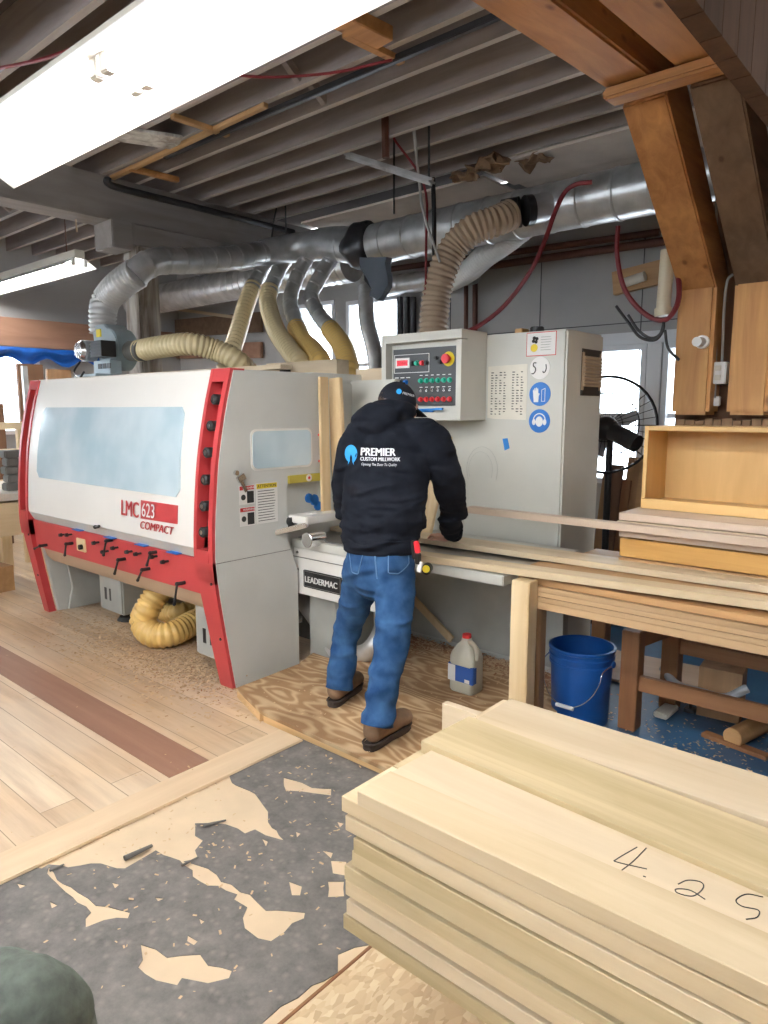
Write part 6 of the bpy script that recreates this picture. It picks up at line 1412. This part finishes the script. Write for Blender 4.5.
# jeans
bm = BM()
chain(bm, [V((-2.137,2.430,0.902)), pel, V((-2.129,2.420,0.741))], [(.158,.11),(.162,.122),(.12,.11)], 28, side=SIDE)
chain(bm, [hipL, t1L, t2L, knL, caL, anL, anL+(anL-caL)*.6], [.094,.084,.070,.062,.064,.066,.066]); chain(bm, [hipR, t1R, t2R, knR, caR, anR, anR+(anR-caR)*.5], [.096,.091,.082,.074,.068,.068,.068])
ball(bm, hipL+V((.008,-.03,.03)), .090, 1, .9, 1.05); ball(bm, hipR+V((-.005,-.03,.03)), .092, 1, .9, 1.05)
me = remesh(bm, .0095, 4, 'jeans')
folds(me, .010, (5,5,10), 4, lambda p: 1.5 if abs(p.z-.5) < .12 or p.z < .3 else .8)
tb_ = bmesh.new(); tb_.from_mesh(me)   # straight cut hems
for c0, c1, k in ((anL, caL, .028), (anR, caR, .020)):
    d = (c0-c1).normalized(); sel = [f for f in tb_.faces if (f.calc_center_median()-c0).length < .17 and ((f.calc_center_median()-c0).cross(d)).length < .12]
    vv = list({v for f in sel for v in f.verts}); ee = list({e for f in sel for e in f.edges})
    r_ = bmesh.ops.bisect_plane(tb_, geom=vv+ee+sel, plane_co=c0+d*k, plane_no=d, clear_outer=True)
    bmesh.ops.holes_fill(tb_, edges=[e for e in r_['geom_cut'] if isinstance(e, bmesh.types.BMEdge)])
tb_.to_mesh(me); tb_.free()
jn = link('jeans', me, M['denim'], ps)
bvJ = bvh_of(jn)
def jline(nm, pts, r, mat='stitch', parent=None):
    bm = BM(); P = []
    for p in resample([V(q) for q in pts], .012)[0]:
        h = bvJ.ray_cast(p-VD*.5, VD)
        if h[0]: P.append(h[0]-VD*.001)
    if len(P) > 2: sweep(bm, P, r, 5)
    return obj(nm, bm, mat, jn, ang=60)
jline('back_pocket', [(-1.976,2.300,0.925), (-1.976,2.300,0.825), (-1.918,2.300,0.821), (-1.856,2.300,0.853), (-1.862,2.300,0.944), (-1.976,2.300,0.920)], .0028)
jline('back_pocket', [(-2.215,2.300,0.892), (-2.196,2.300,0.805), (-2.158,2.300,0.801), (-2.126,2.300,0.904), (-2.208,2.300,0.893)], .0028)
jline('centre_seam', [(-2.059,2.300,0.927), (-2.053,2.300,0.873), (-2.041,2.300,0.792)], .0035)
# boots
def boot(heel, toe, ank):
    heel, toe = V(heel), V(toe); d = (toe-heel); d.z = 0; L = d.length; d.normalize(); s = V((-d.y, d.x, 0)); z0 = .064
    prof = [(.004,.016),(.018,.030),(.04,.036),(.08,.038),(.16,.038),(.22,.047),(.27,.048),(.305,.038),(.325,.022),(.333,.010)]; k = L/.335
    pts = [(a*k, w) for a, w in prof]; loop = [heel+d*a+s*w for a, w in pts]+[heel+d*a-s*w for a, w in reversed(pts)]
    bm = BM(); lo = [bm.verts.new((p.x, p.y, z0+.001)) for p in loop]; hi = [bm.verts.new((p.x, p.y, z0+.030)) for p in loop]
    bm.faces.new(lo); bm.faces.new(hi); n = len(lo)
    for i in range(n): bm.faces.new((lo[i], lo[(i+1) % n], hi[(i+1) % n], hi[i]))
    # arch between heel and forefoot
    sole = obj('boot_sole', bm, 'leather_sole', ps, .004)
    b = BM(); z = z0+.03
    chain(b, [heel+d*.048+V((0,0,.078)), heel+d*.10*k+V((0,0,.080)), heel+d*.20*k+V((0,0,.072)), heel+d*.275*k+V((0,0,.064))], [(.045,.052),(.046,.056),(.053,.048),(.052,.038)], side=tuple(s))
    ball(b, V((toe.x, toe.y, z0+.060))-d*.050, .052, 1, 1, .78, 20)
    chain(b, [heel+d*.055+V((0,0,.07)), heel+d*.065+V((0,0,.13)), V((ank.x, ank.y, max(ank.z, z0+.14)))], [(.045,.048),(.046,.050),(.048,.050)], side=tuple(s))
    for v in b.verts:
        if v.co.z < z0+.026: v.co.z = z0+.026
    me = remesh(b, .007, 3, 'boot'); bt_ = link('boot', me, M['boot'], ps)
    b = BM(); P = [heel+d*(a*k)+s*(w*1.06)+V((0,0,.034)) for a, w in prof]+[heel+d*(a*k)-s*(w*1.06)+V((0,0,.034)) for a, w in reversed(prof)]; P = [V((p.x, p.y, z0+.033)) for p in P]; P.append(P[0]); sweep(b, P, .0045, 6); obj('welt', b, 'leather_sole', bt_)
    return bt_
HR = V((-1.985,2.169,0.090)); TR = V((-1.999,2.498,0.090)); HL = V((-2.396,2.386,0.090)); TL = V((-2.515,2.709,0.090))
for h in (HR, TR, HL, TL): h.z = .064
HR = V((anR.x-.005, anR.y-.075, .064)); TR = HR+V((-.03,.33,0)); HL = V((anL.x+.01, anL.y-.075, .064)); TL = HL+V((-.10,.31,0))
for h in (HR, TR, HL, TL): h.z = 0
HR.z=TR.z=HL.z=TL.z=.064
boot(HR, TR, anR+V((0,0,-.01))); boot(HL, TL, anL+V((0,0,-.01)))
# hair and cap
bm = BM(); ball(bm, hd-fw*.008, .0845, 1, 1.12, 1.2, 24)
geom = bm.verts[:]+bm.edges[:]+bm.faces[:]; bmesh.ops.bisect_plane(bm, geom=geom, plane_co=hd+fw*.02+upd*.0, plane_no=fw, clear_outer=True)
geom = bm.verts[:]+bm.edges[:]+bm.faces[:]; bmesh.ops.bisect_plane(bm, geom=geom, plane_co=hd-V((0,0,.062)), plane_no=V((0,0,-1)), clear_outer=True)
obj('hair', bm, 'hair', ps, ang=80)
bm = BM(); ball(bm, hd+V((0,0,.004)), .094, .98, 1.08, 1.12, 32)
cn = (upd*1.0-fw*.15).normalized(); geom = bm.verts[:]+bm.edges[:]+bm.faces[:]; bmesh.ops.bisect_plane(bm, geom=geom, plane_co=hd+upd*.005-fw*.0, plane_no=-cn, clear_outer=True)
bmesh.ops.solidify(bm, geom=bm.faces[:], thickness=.004)
cp = obj('cap', bm, 'cap', ps, ang=80)
bm = BM(); rows = []
for j in range(9):
    t = j/8; out = .085+.085*t; row = []
    for i in range(17):
        a = (i/16-.5)*1.9*(1-.25*t)
        p = hd+upd*(.020-.022*t-.035*(1-math.cos(a*1.1)))+fw*(out*math.cos(a*.82)+.01)+sd*(.095*math.sin(a)*(1-.12*t*t)); row.append(bm.verts.new(p))
    rows.append(row)
for a, b in zip(rows, rows[1:]):
    for i in range(16): bm.faces.new((a[i], a[i+1], b[i+1], b[i]))
bmesh.ops.solidify(bm, geom=bm.faces[:], thickness=.004); obj('cap_brim', bm, 'cap', cp, ang=60)
bm = BM(); ball(bm, hd+upd*.106, .008, seg=10); obj('cap_button', bm, 'cap', cp)
bvC = bvh_of(cp)
def capprint(me):
    for v in me.vertices:
        h = bvC.ray_cast(v.co-VD*.5, VD)
        if h[0]: v.co = h[0]-VD*.002
    return me
me = text_mesh('PREMIER', .016, extr=0, bold=.0004); me.transform(frame((-2.064,2.500,1.626), (.777,.63,-.25), (0,0,1))); link('lettering', capprint(me), M['logowhite'], cp)
bm = BM(); fr = frame((-2.085,2.500,1.638), (.777,.63,0), (0,0,1)); bm.faces.new([bm.verts.new(fr @ V((a, b, 0))) for a, b in circ(.013, 16)]); me = bpy.data.meshes.new('logo_mark'); bm.to_mesh(me); bm.free(); link('logo_mark', capprint(me), M['logoblue'], cp)
# tools clipped at the right back pocket
a, b = V((-1.898,2.400,0.974)), V((-1.886,2.400,0.921))
kn_ = thing('utility_knife', 'red and black utility knife sticking out of the jeans pocket', 'knife', tuple(b))
bm = BM(); beam(bm, a+V((.0,0,.0)), b, .022, .022, (0,1,0)); obj('knife_grip', bm, 'grip', kn_, .004)
bm = BM(); beam(bm, b, b+V((0,0,-.05)), .024, .02, (0,1,0)); beam(bm, a+V((-.018,0,0)), b+V((-.02,0,-.03)), .014, .02, (0,1,0)); obj('knife_body', bm, 'black', kn_, .003)
tp = thing('tape_measure', 'yellow and black tape measure clipped behind the right hip', 'tape measure', (-1.887,2.460,0.824))
q = V((-1.881,2.460,0.841)); bm = BM(); cyl(bm, q+V((.01,-.02,0)), q+V((-.01,.02,0)), .024, 18); obj('tape_case', bm, 'black', tp, .003)
bm = BM(); cyl(bm, q+V((.013,-.025,.004)), q+V((.01,-.02,.004)), .017, 18); obj('tape_face', bm, 'yellow', tp)
bm = BM(); q = V((-1.874,2.400,0.860)); beam(bm, q+V((.003,0,.024)), q+V((-.006,0,-.024)), .022, .01, (0,1,0)); obj('belt_clip', bm, 'white', tp, .002)
# ------------------------------------------------------------------ light, camera
w = bpy.data.worlds.new('daylight'); bpy.context.scene.world = w; w.use_nodes = True
bg = w.node_tree.nodes['Background']; bg.inputs[0].default_value = (.90,.95,1,1); bg.inputs[1].default_value = 5.0
cam = bpy.data.cameras.new('camera'); co = bpy.data.objects.new('camera', cam); C.objects.link(co)
co.location = (0, 0, 1.55); co.rotation_euler = (math.radians(90-8.3), 0, math.radians(41))
cam.sensor_fit = 'VERTICAL'; cam.sensor_height = 24; cam.lens = 700/1024*24; cam.clip_start = .05
bpy.context.scene.camera = co
vs_ = bpy.context.scene.view_settings; vs_.view_transform = 'Standard'; vs_.look = 'None'; vs_.exposure = 1.08; vs_.gamma = 1
vs_.use_curve_mapping = False
for o in bpy.data.objects:
    if 'o_' in o: del o['o_']
